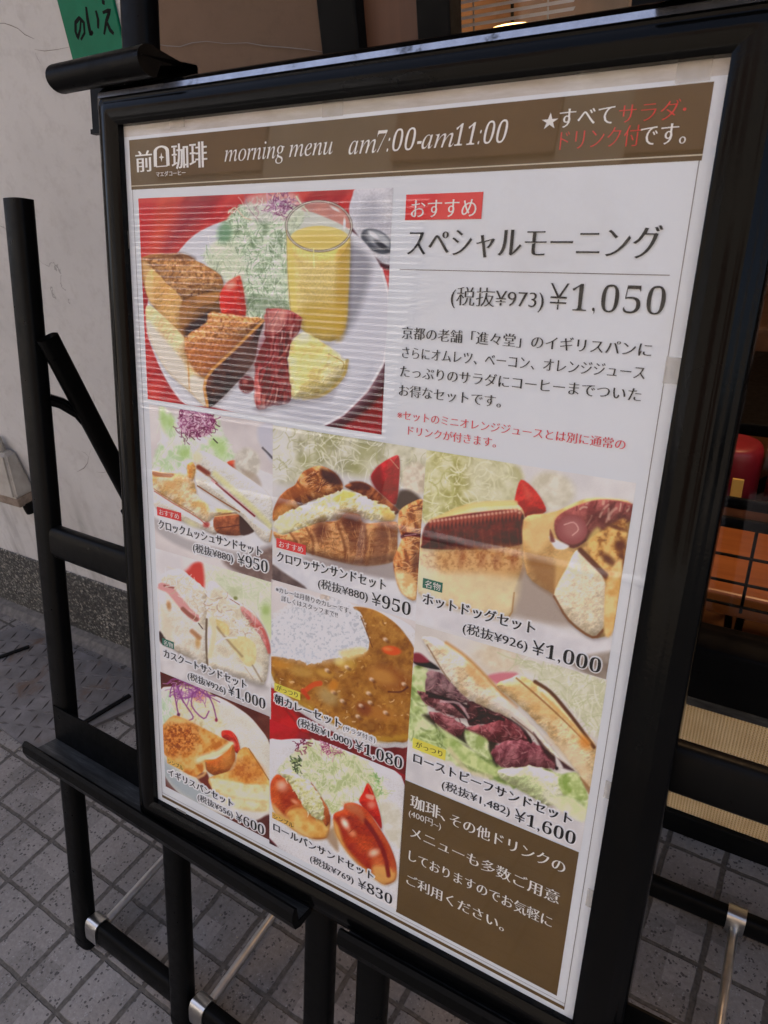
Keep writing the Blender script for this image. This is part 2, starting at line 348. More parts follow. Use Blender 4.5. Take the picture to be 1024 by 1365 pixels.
# outlet cover on the wall
ob = empty('outlet_cover', (-1.07, WY, .47), 'small weathered grey outlet cover low on the white wall', 'outlet')
mb = MB(); bm = bmesh.new(); bmesh.ops.create_cube(bm, size=1)
for v in bm.verts:
    top = v.co.z > 0; fr = v.co.y < 0
    v.co = Vector((-1.062 + v.co.x * (.105 if top else .150), WY - .001 - (0 if not fr else (.035 if top else .062)), .604 if top else .492))
bmesh.ops.bevel(bm, geom=bm.edges[:], offset=.008, segments=3, affect='EDGES'); mb.bm(bm); mb.build('hood', MAT['plastic'], ob, True)
MB().box(-1.132, WY - .056, .466, -.992, WY - .001, .493, .004).build('base', MAT['rust'], ob)
mb = MB(); mb.path([(-1.0, WY - .03, .47), (-1.0, WY - .03, .452), (-1.0, WY - .028, .44)], .013, 12); mb.build('cable_gland', MAT['black_wood'], ob, True)
mb = MB(); mb.path([(-1.045, WY - .02, .60), (-1.045, WY - .02, .64)], .012, 12); mb.path([(-1.085, WY - .02, .60), (-1.085, WY - .018, .628)], .016, 12); mb.build('conduit', MAT['plastic'], ob, True)

# steel checker plate lying against the plinth
pl = empty('checker_plate', (-.95, .33, 0), 'worn steel checker plate lying on the paving at the foot of the wall', 'steel plate')
PA, PB, PC, PD = np.array([-.757, .171]), np.array([-.60, .470]), np.array([-1.245, .470]), np.array([-1.38, .22])   # front corner, right, back left, left
mb = MB(); q = [PA, PB, PC, PD]
mb.add([(*p, z) for z in (0.001, .009) for p in q], [(3, 2, 1, 0), (4, 5, 6, 7)] + [(i, (i + 1) % 4, 4 + (i + 1) % 4, 4 + i) for i in range(4)])
e1 = (PB - PA) / np.linalg.norm(PB - PA); e2 = np.array([-e1[1], e1[0]])
mb.build('plate', MAT['checker'], pl); mb = MB(); rr = random.Random(3)
for i in range(-6, 24):
    for j in range(-2, 40):
        c = PA + e1 * (.034 * i + .017) + e2 * (.034 * j + .017)
        # inside test
        ok = all((q[(k + 1) % 4][0] - q[k][0]) * (c[1] - q[k][1]) - (q[(k + 1) % 4][1] - q[k][1]) * (c[0] - q[k][0]) > .008 for k in range(4))
        if not ok: continue
        a = (e1 + e2) * .7071 if (i + j) % 2 else (e1 - e2) * .7071; b = np.array([-a[1], a[0]]); k = .9 + .2 * rr.random()
        mb.add([(*(c - a * .0175 * k), .009), (*(c - b * .0036), .009), (*(c + a * .0175 * k), .009), (*(c + b * .0036), .009), (*(c - a * .004), .0112), (*(c + a * .004), .0112)],
               [(0, 1, 4), (1, 2, 5), (1, 5, 4), (2, 3, 5), (3, 0, 4), (3, 4, 5)])

mb.build('tread', MAT['tread'], pl)
for (a, b) in (((-.685, .407), (-.724, .27)), ((-1.12, .418), (-1.19, .30))):
    mb = MB(); mb.bar((*a, .0115), (*b, .0115), oval(.013, .008, 12), (0, 0, 1), .005); mb.build('handle_slot', MAT['black_wood'], pl, True)

mb = MB(); rg = random.Random(9)
for k in range(150):
    t = rg.random(); c = (PA + (PD - PA) * t + np.array([.02, -.03]) + np.array([rg.gauss(0, .02), rg.gauss(0, .014)])) if k < 70 else np.array([rg.uniform(-1.2, -.1), rg.uniform(.44, .49)]) if k < 120 else np.array([rg.uniform(-.7, .8), rg.uniform(-.1, .5)])
    r = rg.uniform(.001, .0035); a = rg.uniform(0, 6.3); V = [(c[0] + r * math.cos(a + q) * (1.6 if q < 2 else .8), c[1] + r * math.sin(a + q), .0012 + rg.uniform(0, .0012)) for q in (0, 1.6, 3.1, 4.7)]; mb.add(V, [(0, 1, 2, 3)])
mg = NM('dry grit', .9); mg.base(mg.ramp(mg.noise(40, 2), [(.3, (.10, .08, .055)), (.7, (.36, .31, .24))])); tag(mb.build('grit', mg.m), 'dry grit and leaf crumbs scattered on the paving along the wall and plate', 'debris', kind='stuff')
# shop front
sf = empty('shop_front', (.6, .6, 0), 'dark timber shop front with a glazed window over woven yellow panels', 'shop front')
MB().box(.057, WY - .015, 0, .113, WY + .03, 4, .004).build('corner_post', MAT['black_wood'], sf)
MB().box(.1135, .540, .02, .1885, .57, 3.0).build('door_panel', MAT['panel_wood'], sf)
mb = MB(); mb.box(.189, .530, .0, .232, .565, 3.0, .003); mb.build('mullion', MAT['black_wood'], sf)
mb = MB(); mb.box(.2325, .588, .378, 2.2, .66, .486, .006); mb.build('window_rail', MAT['black_satin'], sf, True)
mb = MB(); mb.box(.2435, .606, .345, 2.2, .662, .376, .002); mb.build('sill', MAT['black_dusty'], sf)
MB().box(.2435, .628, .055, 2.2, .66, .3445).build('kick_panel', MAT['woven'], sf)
MB().box(.2435, .618, .0, 2.2, .66, .0545, .003).build('base_rail', MAT['black_wood'], sf)
MB().box(.2435, .64, .4865, 2.2, .646, 3.0).build('window_pane', MAT['glass'], sf)
MB().box(.2, .60, 2.2, 2.2, .66, 2.32, .004).build('transom', MAT['black_wood'], sf)
MB().box(2.2, .45, 0, 6, 3.6, 4.7).build('side_wall', MAT['tan'], sf)
mb = MB(); mb.box(.0, .60, 3.0, 2.2, .9, 4.7); mb.build('fascia', MAT['tan'], sf)
mb = MB(); mb.box(-.4, .84, 0, -.3, 3.6, 3); mb.box(-.4, 3.5, 0, 2.2, 3.6, 3); mb.box(-.4, .9, 3.0, 2.2, 3.6, 3.1); mb.build('inner_wall', MAT['inner'], sf)
MB().box(-.4, .67, .001, 2.2, 3.5, .05).build('shop_floor', MAT['dark_wood'])['kind'] = 'structure'

# wire grille standing inside the window
gr = empty('wire_grille', (.7, .70, .49), 'black wire grille behind the shop window above the yellow panel', 'grille')
mb = MB()
for z in (.655, .69): mb.bar((.50, .70, z), (1.3, .70, z), oval(.012, .018, 10), (0, 0, 1), .004)
mb.build('top_bar', MAT['black_satin'], gr, True)
mb = MB()
for z in (.50, .545, .595): mb.path([(.50, .70, z), (1.3, .70, z)], .0026, 8)
for k in range(14): mb.path([(.52 + .06 * k, .702, .487), (.52 + .06 * k, .702, .65)], .003 if k % 2 else .0026, 8)
mb.build('wires', MAT['black_satin'], gr, True)
for x in (.494, 1.29): MB().box(x, .692, .05, x + .016, .708, .70, .002).build('upright', MAT['black_satin'], gr)

# furniture inside
bn = empty('wooden_bench', (.7, 1.1, .05), 'orange lacquered wooden bench inside the shop window', 'bench')
MB().box(.2, .80, .40, 1.9, 1.08, .45, .008).build('seat', MAT['wood'], bn)
MB().box(.2, 1.085, .38, 1.9, 1.12, .475, .006).build('back_ledge', MAT['dark_wood'], bn)
for x in (.24, 1.82): MB().box(x, .84, .05, x + .05, 1.04, .40, .004).build('leg', MAT['dark_wood'], bn)
for (x, y, lab) in ((.560, 1.24, 'red vinyl stool nearer the poster frame, behind the bench'), (.690, 1.24, 'red vinyl stool nearest the right edge of the view, behind the bench')):
    st = empty('stool', (x, y, .05), lab, 'stool', 'red stools in the shop')
    mb = MB(); mb.sweep([(.058 * math.cos(a), .058 * math.sin(a)) for a in np.linspace(0, 2 * math.pi, 33)[:-1]], [((x, y, z), (1, 0, 0), (0, 1, 0), k) for z, k in ((.36, .92), (.366, 1), (.525, 1), (.538, .97), (.547, .9), (.551, .78), (.552, .4))]); mb.build('seat', MAT['red'], st, True)
    [MB().path([(x + a * .04, y + b * .04, .36), (x + a * .055, y + b * .055, .05)], .009, 8).build('leg', MAT['black_satin'], st) for a in (-1, 1) for b in (-1, 1)]
tb = empty('cafe_table', (.8, 1.85, .05), 'dark cafe table with crossed metal legs deep inside the shop', 'table')
MB().box(.2, 1.5, .455, 1.6, 2.1, .49, .006).build('table_top', MAT['black_wood'], tb)
for (a, b) in (((.35, 1.56, .455), (.80, 1.56, .05)), ((.80, 1.56, .455), (.35, 1.56, .05)), ((1.1, 1.56, .455), (1.5, 1.56, .05)), ((1.5, 1.56, .455), (1.1, 1.56, .05))):
    mb = MB(); mb.path([a, b], .018, 10); mb.build('leg', MAT['black_satin'], tb, True)
mc = MB(); mc.box(.572, 1.098, .4755, .594, 1.104, .530, .001); o = mc.build('menu_card', MAT['yellow']); tag(o, 'small yellow card standing on the bench ledge inside the shop', 'card')
ch = MB(); ch.box(.2, 2.5, .05, 1.9, 3.0, .45, .02); ch.box(.2, 3.0, .05, 1.9, 3.15, 1.0, .02); o = ch.build('settee', MAT['olive'], None); tag(o, 'dark brown upholstered settee along the back of the shop', 'settee')

# blind in the upper window and a hanging lamp
bl = empty('venetian_blind', (.33, .69, 1.30), 'pale venetian blind at the upper left of the shop window', 'blind')
mb = MB()
for k in range(14):
    z = 1.325 + .0085 * k; mb.add([(.15, .662, z), (.335, .662, z), (.335, .670, z + .0045), (.15, .670, z + .0045)], [(0, 1, 2, 3)])
mb.build('slats', MAT['slat'], bl)
[MB().path([(x, .671, 1.32), (x, .671, 1.5)], .0012, 6).build('cord', MAT['slat'], bl) for x in (.2, .30)]
def ray_at(px, py, y):
    r = RCAM.T @ np.array([px - CX, py - CY, FPX]); return CAMP + r * ((y - CAMP[1]) / r[1])
lp = ray_at(683, 38, 1.5)
la = empty('pendant_lamp', tuple(lp), 'small glowing dish lamp hanging inside the upper shop window', 'lamp')
lm = bpy.data.materials.new('lamp glow'); lm.use_nodes = True; b = lm.node_tree.nodes['Principled BSDF']; b.inputs['Emission Color'].default_value = (1, .55, .18, 1); b.inputs['Emission Strength'].default_value = 2.2
bm = bmesh.new(); bmesh.ops.create_uvsphere(bm, u_segments=24, v_segments=12, radius=1)
for v in bm.verts: v.co = Vector(lp) + Vector((v.co.x * .055, v.co.y * .055, v.co.z * .010))
mb = MB(); mb.bm(bm); mb.build('diffuser', lm, la, True)
mb = MB(); mb.path([lp + (0, 0, .008), lp + (0, 0, .9), ], .004, 8); mb.build('cord', MAT['black_satin'], la)
def lamp(loc, e, r, col=(1, .62, .32)):
    l_ = bpy.data.lights.new('shop_lamp_light', 'POINT'); l_.energy = e; l_.shadow_soft_size = r; l_.color = col
    o = bpy.data.objects.new('shop_lamp_light', l_); COL.objects.link(o); o.location = loc
lamp((.75, 1.5, 2.0), 10, .12); lamp(tuple(lp + (0, 0, -.06)), .6, .05)

# ------------------------------------------------------------------ the two easels
POST = oval(.042, .028); BAR = oval(.024, .049); TUBE = oval(.026, .044)
def easel(uc, dc, yaw, label, rear_y, clip_u, rods, lo, hi, bar_v):
    base = L(uc, 0, dc); vfoot = -(ZB + dc * SN) / CS
    root = empty('sign_easel', (base[0], float(L(uc, vfoot, dc)[1]), 0), label, 'easel', 'black sign easels holding the menu board')
    cy_, sy_ = math.cos(yaw), math.sin(yaw)
    def E(s, v, d=0):                       # s along the easel, d towards the viewer
        return L(uc + s * cy_ - d * sy_, v, dc + s * sy_ + d * cy_)
    ax, up, out = E(1, 0) - E(0, 0), E(0, 1) - E(0, 0), E(0, 0, 1) - E(0, 0, 0)
    for s, top in ((-.264, .775), (.264, .775), (-.009, 1.12)):
        z0 = -(ZB + (dc + s * sy_) * SN) / CS + .004
        mb = MB(); mb.bar(E(s, z0), E(s, top), [(q, p) for p, q in POST] if False else POST, out, .012)
        mb.build('side_post' if abs(s) > .1 else 'centre_post', MAT['black_satin'], root, True)
        mb = MB(); mb.bar(E(s, z0 - .003), E(s, z0 + .012), oval(.043, .029), out, .004); mb.build('foot_cap', MAT['black_wood'], root, True)
    for (a, b) in ((-.246, -.018), (.018, .246)):
        mb = MB(); mb.bar(E(a, bar_v), E(b, bar_v), BAR, up, .001); mb.build('crossbar', MAT['black_satin'], root, True)
        vb = -(ZB + dc * SN) / CS + .052
        mb = MB(); mb.bar(E(a, vb, -.002), E(b, vb, -.002), TUBE, up, .001); mb.build('base_tube', MAT['black_satin'], root, True)
    # ledge: back flange, tray, rounded front lip
    pr = [(.016, .022), (.016, -.040), (.060, -.040), (.064, -.018), (.068, -.0165), (.0715, -.021), (.072, -.034), (.066, -.048), (.056, -.052), (.030, -.047), (.013, -.047), (.013, .022)]
    mb = MB(); mb.sweep(pr, [(E(lo, 0), out, up, 1), (E(hi, 0), out, up, 1)]); led = mb.build('ledge', MAT['black_satin'], root, True, 25)
    mb = MB(); mb.sweep([(.0165, -.0395), (.0595, -.0395), (.0595, -.0388), (.0165, -.0388)], [(E(lo + .001, 0), out, up, 1), (E(hi - .001, 0), out, up, 1)]); mb.build('tray', MAT['black_dusty'], led)
    # clip over the top of the board
    pr = [(.008, .880), (.011, .880), (.011, .882)] + [(.066 + .016 * math.cos(a), .8755 + .0135 * math.sin(a)) for a in np.linspace(math.pi * .62, -math.pi * .62, 14)] + [(.055, .874), (.012, .887), (.008, .887)]
    mb = MB(); mb.sweep(pr, [(E(clip_u - .072, 0), out, up, 1), (E(clip_u + .072, 0), out, up, 1)]); cl = mb.build('clip', MAT['black_satin'], root, True, 30)
    mb = MB(); mb.sweep([(.006, .836), (.0105, .836), (.0105, .886), (.006, .886)], [(E(clip_u - .098, 0), out, up, 1), (E(clip_u + .071, 0), out, up, 1)])
    mb.sweep([(.0108, .836), (.0135, .836), (.0135, .841), (.0108, .841)], [(E(clip_u - .098, 0), out, up, 1), (E(clip_u + .071, 0), out, up, 1)]); mb.build('back_plate', MAT['black_satin'], cl)
    # rear legs, stay brackets and rear tube
    yb = rear_y
    for s in (-.232, .232):
        T = E(s, .60, -.004); Bt = np.array([T[0] + (.02 if s < 0 else -.02), yb, .02])
        mb = MB(); mb.bar(T, Bt, oval(.020, .030, 20), (0, 1, .2), .012); lg = mb.build('rear_leg', MAT['black_satin'], root, True)
        A = E(s * 1.10, .515, -.004); k = (T + (Bt - T) * .13)
        mb = MB(); mb.path([A, A * .6 + k * .4 + (0, 0, .006), A * .25 + k * .75 + (0, 0, .002), k + (0, 0, -.02), k + (Bt - T) * .08], .0085, 10); mb.build('bracket', MAT['black_gloss'], lg, True)
        k0 = T + (Bt - T) * .255 + np.array([(.002 if s < 0 else -.002), -.012, -.028]); mb = MB(); mb.bar(k0, k0 + (Bt - T) * .35, oval(.012, .022, 16), (0, 1, .2), .008); mb.build('stay', MAT['black_gloss'], lg, True)
    mb = MB(); mb.bar((base[0] - .26, yb, .034), (base[0] + .26, yb, .034), oval(.026, .044), (0, 0, 1), .004); mb.build('rear_tube', MAT['black_satin'], root, True)
    vb = -(ZB + dc * SN) / CS + .052
    for s in rods:
        c = E(s, vb, -.002); c2 = np.array([c[0], yb, .034])
        for kk, (cc, u_) in enumerate(((c, up), (c2, np.array([0, 0, 1.])))):
            mb = MB(); mb.bar(cc - ax * .014, cc + ax * .014, oval(.033, .050, 28), u_, .0008); cl = mb.build('clamp', MAT['steel'], root, True)
        mb = MB(); mb.path([c + (0, .012, -.004), c2 + (0, -.012, -.006)], .0075, 14); mb.build('stay_rod', MAT['rod'], root, True)
    return root
easel(-.013, -.050, math.radians(2.4), 'black tubular sign easel on the left, its near post standing clear of the poster', .40, .012, (-.228, .035), -.272, .275, .303)
easel(.592, -.045, 0.0, 'black tubular sign easel on the right, mostly hidden behind the poster', .47, .005, (-.10, .135), -.275, .228, .285)

# ------------------------------------------------------------------ across the street (seen as reflections in the poster cover)
op = empty('opposite_building', (-2, -5.1, -.06), 'beige building across the street, seen only mirrored in the poster cover', 'building')
mo = NM('beige render', .8, .3); mo.base(mo.ramp(mo.noise(1.5, 5), [(.3, (.27, .235, .19)), (.7, (.34, .30, .25))])); MAT['beige'] = mo.m
mo = NM('pale shutter steel', .5, .4); mo.base(mo.ramp(mo.noise(4, 4), [(.3, (.74, .74, .76)), (.7, (.82, .82, .84))])); MAT['shutter'] = mo.m
MAT['groove'] = NM('shutter groove', .7, col=(.10, .10, .105)).m
mb = MB(); mb.box(-14, -9, -.06, 9, -5.1, 5.1); mb.build('wall', MAT['beige'], op)
mb = MB()
for k in range(36):
    z = 1.25 + .066 * k; mb.add([(-6.6, -5.05, z), (-2.6, -5.05, z), (-2.6, -5.075, z + .026), (-6.6, -5.075, z + .026)], [(0, 1, 2, 3)])
mb.build('shutter', MAT['shutter'], op)
MB().box(-6.65, -5.098, 0, -2.55, -5.08, 3.65).build('shutter_recess', MAT['groove'], op)
for k, (x0, x1, z0, z1) in enumerate(((-6.3, -4.7, 3.95, 4.9), (-3.1, -1.5, 3.95, 4.9), (-.9, .4, 3.9, 4.8), (.2, 1.6, .9, 3.2))):
    wn_ = MB().box(x0, -5.10, z0, x1, -5.06, z1).build('window', MAT['dark_wood'], op)
gp = empty('guard_rail', (-1, -2.2, 0), 'white pipe guard rail along the kerb, seen only mirrored in the poster cover', 'guard rail')
mb = MB(); mb.path([(-6, -2.2, .74), (5, -2.2, .74)], .022, 12); mb.build('pipe', MAT['shutter'], gp, True)
for x in (-5, -3, -1, 1, 3): MB().path([(x, -2.2, 0), (x, -2.2, .74)], .025, 12).build('post', MAT['shutter'], gp, True)
# ------------------------------------------------------------------ the menu board
board = empty('menu_board', tuple(L(SHEET_W / 2, -.036, 0)), 'large black-framed coffee shop menu poster with food photographs, standing across two easels', 'menu board')
def frame_mesh():
    prof = [(-.003, .001), (-.003, .0075), (0, .0095), (.006, .0115), (.013, .0122), (.0185, .0112), (.0205, .0104), (.0225, .0112), (.0245, .0100), (.0285, .0062), (.0315, .0050), (.0325, .0036), (.0355, .0030), (.0375, .0005), (.038, -.004), (.038, -.020), (-.003, -.020)]
    rings = []; nc = 7
    for (wd, d) in prof:
        r = max(.0002, wd * .28); x0, x1, y0, y1 = -wd * (.88 if wd > 0 else 1), SHEET_W + wd * (1.08 if wd > 0 else 1), -wd, SHEET_H + wd * (.92 if wd > 0 else 1)
        P = []
        for (cx, cy, a0) in ((x1 - r, y1 - r, 0), (x0 + r, y1 - r, 90), (x0 + r, y0 + r, 180), (x1 - r, y0 + r, 270)):
            for k in range(nc):
                a = math.radians(a0 + 90 * k / (nc - 1)); P.append((cx + r * math.cos(a), cy + r * math.sin(a)))
        rings.append(L(np.array([p[0] for p in P]), np.array([p[1] for p in P]), d))
    V = np.concatenate(rings); n = nc * 4; F = []
    for i in range(len(prof)):
        a, b = i, (i + 1) % len(prof)
        for j in range(n):
            k = (j + 1) % n; F.append((a * n + j, a * n + k, b * n + k, b * n + j))
    return V, F
obj('frame', *frame_mesh(), MAT['black_gloss'], board, True, 50)
mb = MB(); mb.sweep([(.0222, .0118), (.0272, .0106), (.0270, .0060), (.0224, .0090)], [(L(-.02, SHEET_H), L(0, 1, 0) - L(0, 0, 0), L(0, 0, 1) - L(0, 0, 0), 1), (L(SHEET_W + .02, SHEET_H), L(0, 1, 0) - L(0, 0, 0), L(0, 0, 1) - L(0, 0, 0), 1)])
mt_ = NM('sky glint edge', .22, .5, .9); mt_.base(mt_.ramp(mt_.noise(40, 5, .7), [(.30, (.02, .02, .02)), (.42, (.34, .34, .36)), (.8, (.5, .5, .52))])); mb.build('sky_glint_strip', mt_.m, board)  # bright metal strip added to carry the sky glint along the top frame
def quad(n, u0, v0, u1, v1, d, mat, par):
    return obj(n, np.array([L(u0, v0, d), L(u1, v0, d), L(u1, v1, d), L(u0, v1, d)]), [(0, 1, 2, 3)], mat, par)
quad('backing_panel', -.03, -.03, SHEET_W + .03, SHEET_H + .03, -.015, MAT['black_wood'], board)
poster = quad('poster', -.002, -.002, SHEET_W + .002, SHEET_H + .002, 0, MAT['paper'], board)
quad('cover_sheet', -.0025, -.0025, SHEET_W + .0025, SHEET_H + .0025, .0028, MAT['acrylic'], board)
def rect(tl, tr, br, bl):
    a = [sheet_uv(*p) for p in (tl, tr, br, bl)]
    return (a[0][0] + a[3][0]) / 2, (a[3][1] + a[2][1]) / 2, (a[1][0] + a[2][0]) / 2, (a[0][1] + a[1][1]) / 2
def flat(name, r, mat, d=.0003, par=None): return quad(name, *r, d, MAT.get(mat) or INK[mat], par or poster)
# soiled strip along the top margin, header band, rules, brown panel
flat('soiled_margin', (-.001, SHEET_H - .013, SHEET_W + .001, SHEET_H + .001), 'soiled', .0001)
HB = rect((172, 187), (952, 109), (935.5, 216), (176, 251.7)); flat('header_band', HB, 'brown')
flat('header_rule', (HB[0], HB[1] + .0030, HB[2], HB[1] + .0039), 'cream', .0005)
bl_, br_ = sheet_uv(215.5, 1056), sheet_uv(750, 1350)
x0, x1 = HB[0] + .0012, HB[2] - .0012; yb = (bl_[1] + br_[1]) / 2
flat('border_rule', (x0, yb, x0 + .0006, HB[1]), 'grey'); flat('border_rule', (x1 - .0006, yb, x1, HB[1]), 'grey')
flat('bottom_bar', (x0, yb - .0012, x1, yb + .0030), 'brown', .0004); flat('border_rule', (x0, yb + .0062, x1, yb + .0067), 'grey')
flat('title_rule', rect((533, 359), (893, 366), (893, 367), (533, 360.2)), 'grey')
BP = rect((539.5, 1037.5), (772, 1137.5), (742, 1327.5), (528.5, 1215)); flat('notice_panel', BP, 'brown')
for (a, b, wd, hg) in ((790, 1197, .010, .020), (898, 494, .012, .019), (812, 1052, .007, .018), (926, 92, .022, .016), (238, 160, .020, .014), (445, 142, .022, .016), (170, 320, .008, .018), (786, 86, .016, .013), (243, 1083, .018, .010), (610, 1283, .02, .009)):
    u, v = sheet_uv(a, b); flat('tape', (max(u - wd / 2, -.001), v - hg / 2, min(u + wd / 2, SHEET_W + .001), v + hg / 2), 'tape', .0016)

# ---- lettering
def outline(body, kx, ky, shear):
    """glyph outlines of one line; strokes along x are thinned by ky, strokes along y thickened by kx (a brush-serif look)"""
    cu = bpy.data.curves.new('lettering', 'FONT'); cu.body = body; cu.resolution_u = 3
    o = bpy.data.objects.new('lettering', cu); COL.objects.link(o)
    dg = bpy.context.evaluated_depsgraph_get(); dg.update()
    me = bpy.data.meshes.new_from_object(o.evaluated_get(dg)); bpy.data.objects.remove(o); bpy.data.curves.remove(cu)
    n = len(me.vertices); co = np.zeros(n * 3); me.vertices.foreach_get('co', co); co = co.reshape(-1, 3)[:, :2].copy()
    F = []
    for p in me.polygons:
        v = list(p.vertices); q = co[v]; ar = np.sum(q[:, 0] * np.roll(q[:, 1], -1) - q[:, 1] * np.roll(q[:, 0], -1))
        if abs(ar) < 1e-9: continue
        F.append(tuple(v if ar > 0 else v[::-1]))
    bpy.data.meshes.remove(me)
    E = {}
    for f in F:
        for i in range(len(f)): E[(f[i], f[(i + 1) % len(f)])] = 1
    B = np.array([e for e in E if (e[1], e[0]) not in E])
    d = co[B[:, 1]] - co[B[:, 0]]; ln = np.linalg.norm(d, axis=1) + 1e-12; nn = np.stack([d[:, 1], -d[:, 0]], 1) / ln[:, None]
    s = np.zeros((n, 2)); np.add.at(s, B[:, 0], nn); np.add.at(s, B[:, 1], nn)
    q = np.maximum(np.sum(s * s, 1) / 2, .6); s /= q[:, None]; s = np.clip(s, -1, 1)
    co[:, 0] += s[:, 0] * kx; co[:, 1] -= s[:, 1] * ky
    co[:, 0] += co[:, 1] * shear
    return co, F, B
HALO = []
def text(body, tl, br, mat, kx=.012, ky=.012, shear=0, em=None, halo=False, d=.0009, name='lettering'):
    if body[0] == '¥':          # prices are set in serif figures
        body = ''.join(chr(0x1D7CE + int(c)) if c.isdigit() else c for c in body); kx, ky = kx - .030, ky * .5
    co, F, B = outline(body, kx, ky, shear)
    a, b = sheet_uv(*tl), sheet_uv(*br); mn, mx = co.min(0), co.max(0)
    if em:                                         # set height of one em, in mm, about the measured middle of the line
        vm, h_ = (a[1] + b[1]) / 2, em * .001 * (mx[1] - mn[1]) / 2; a, b = (a[0], vm + h_), (b[0], vm - h_)
    u = a[0] + (co[:, 0] - mn[0]) / (mx[0] - mn[0]) * (b[0] - a[0]); v = b[1] + (co[:, 1] - mn[1]) / (mx[1] - mn[1]) * (a[1] - b[1])
    obj(name, L(u, v, d), F, INK[mat], poster)
    if halo: HALO.append((u, v, B))
def poly2(name, pts, mat, d=.0009):
    obj(name, np.array([L(*sheet_uv(*p), d) for p in pts]), [tuple(range(len(pts)))[::-1]], INK[mat], poster)
def badge(quad_, body, tl, br, mat, tm):
    flat('badge', rect(*quad_), mat, .0006); text(body, tl, br, tm, .006, .008, em=None if tl[1] < 300 else 8.0)

# header
text('前', (181, 202), (204.5, 228.5), 'white', .022, .004)
text('珈琲', (229, 192.5), (277.5, 223), 'white', .024, .004)
arch = [(206.3, 222.5), (205.6, 203)] + [(216 - 10.3 * math.cos(a), 203 - 7.8 * math.sin(a) - .9 * (1 - math.cos(a))) for a in np.linspace(.25, math.pi - .15, 12)] + [(227.2, 221), (222.9, 221.3), (221.9, 201)] + [(215.9 + 5.9 * math.cos(a), 202 - 5.2 * math.sin(a)) for a in np.linspace(.1, math.pi - .1, 10)] + [(210.3, 222.2)]
poly2('emblem', arch[::-1], 'white'); poly2('emblem', [(209, 223.2), (224.5, 222.0), (224.4, 220.6), (209, 221.8)][::-1], 'white')
poly2('emblem', [(216.2, 203.4), (217.2, 208.5), (220, 209.8), (217.3, 211.2), (216.4, 216.2), (215.4, 211.3), (212.6, 210), (215.2, 208.6)][::-1], 'white', .001)
text('マエダコーヒー', (208.9, 229.2), (248.4, 233.6), 'white', .02, .0)
text('𝑚𝑜𝑟𝑛𝑖𝑛𝑔 𝑚𝑒𝑛𝑢', (300, 193.5), (444, 213.5), 'white', -.002, .002)
for b, tl, br in (('𝑎𝑚', (466, 188.5), (502, 204)), ('𝑎𝑚', (563.5, 180.5), (605, 196.2))): text(b, tl, br, 'white', -.004, .002)
for b, tl, br in (('𝟕:𝟎𝟎-', (504, 174.2), (562.5, 199.5)), ('𝟏𝟏:𝟎𝟎', (608, 165.3), (676, 190.2))): text(b, tl, br, 'white', -.026, .004, .22)
text('★', (724, 151.5), (743.5, 171), 'white', 0, 0)
text('すべて', (747.5, 146.5), (818, 165.5), 'white')
text('サラダ', (827, 139.5), (905, 159), 'hred', -.004, .02); text('・', (911, 144), (915, 148), 'hred', -.01, .01)
text('ドリンク付', (748.5, 174.5), (852, 194.5), 'hred', -.004, .02)
text('です。', (855.5, 168), (914, 191.5), 'white')
# main item
badge(((542, 260), (644, 255.5), (643, 291.5), (540.5, 294)), 'おすすめ', (549.5, 267.5), (635, 288.8), 'bred', 'white')
text('スペシャルモーニング', (545, 304), (879, 346), 'black', .026, .019)
text('(税抜¥973)', (602.5, 386), (724.5, 412.5), 'black', .004, .016, em=16.5)
text('¥1,050', (734.5, 382), (884.5, 420.5), 'black', .004, .022, em=28)
for b, tl, br in (('京都の老舗「進々堂」のイギリスパンに', (537, 435), (868, 476.5)), ('さらにオムレツ、ベーコン、オレンジジュース', (537, 463.5), (859.5, 504.5)),
                  ('たっぷりのサラダにコーヒーまでついた', (534.5, 488.5), (854.5, 533.5)), ('お得なセットです。', (533, 512.5), (668, 543.5))):
    text(b, tl, br, 'black', .016, .014, em=11.5)
text('※セットのミニオレンジジュースとは別に通常の', (530.5, 547), (833.5, 599), 'red', .014, .011, em=9.3)
text('ドリンクが付きます。', (545, 567), (661.5, 597), 'red', .014, .011, em=9.3)
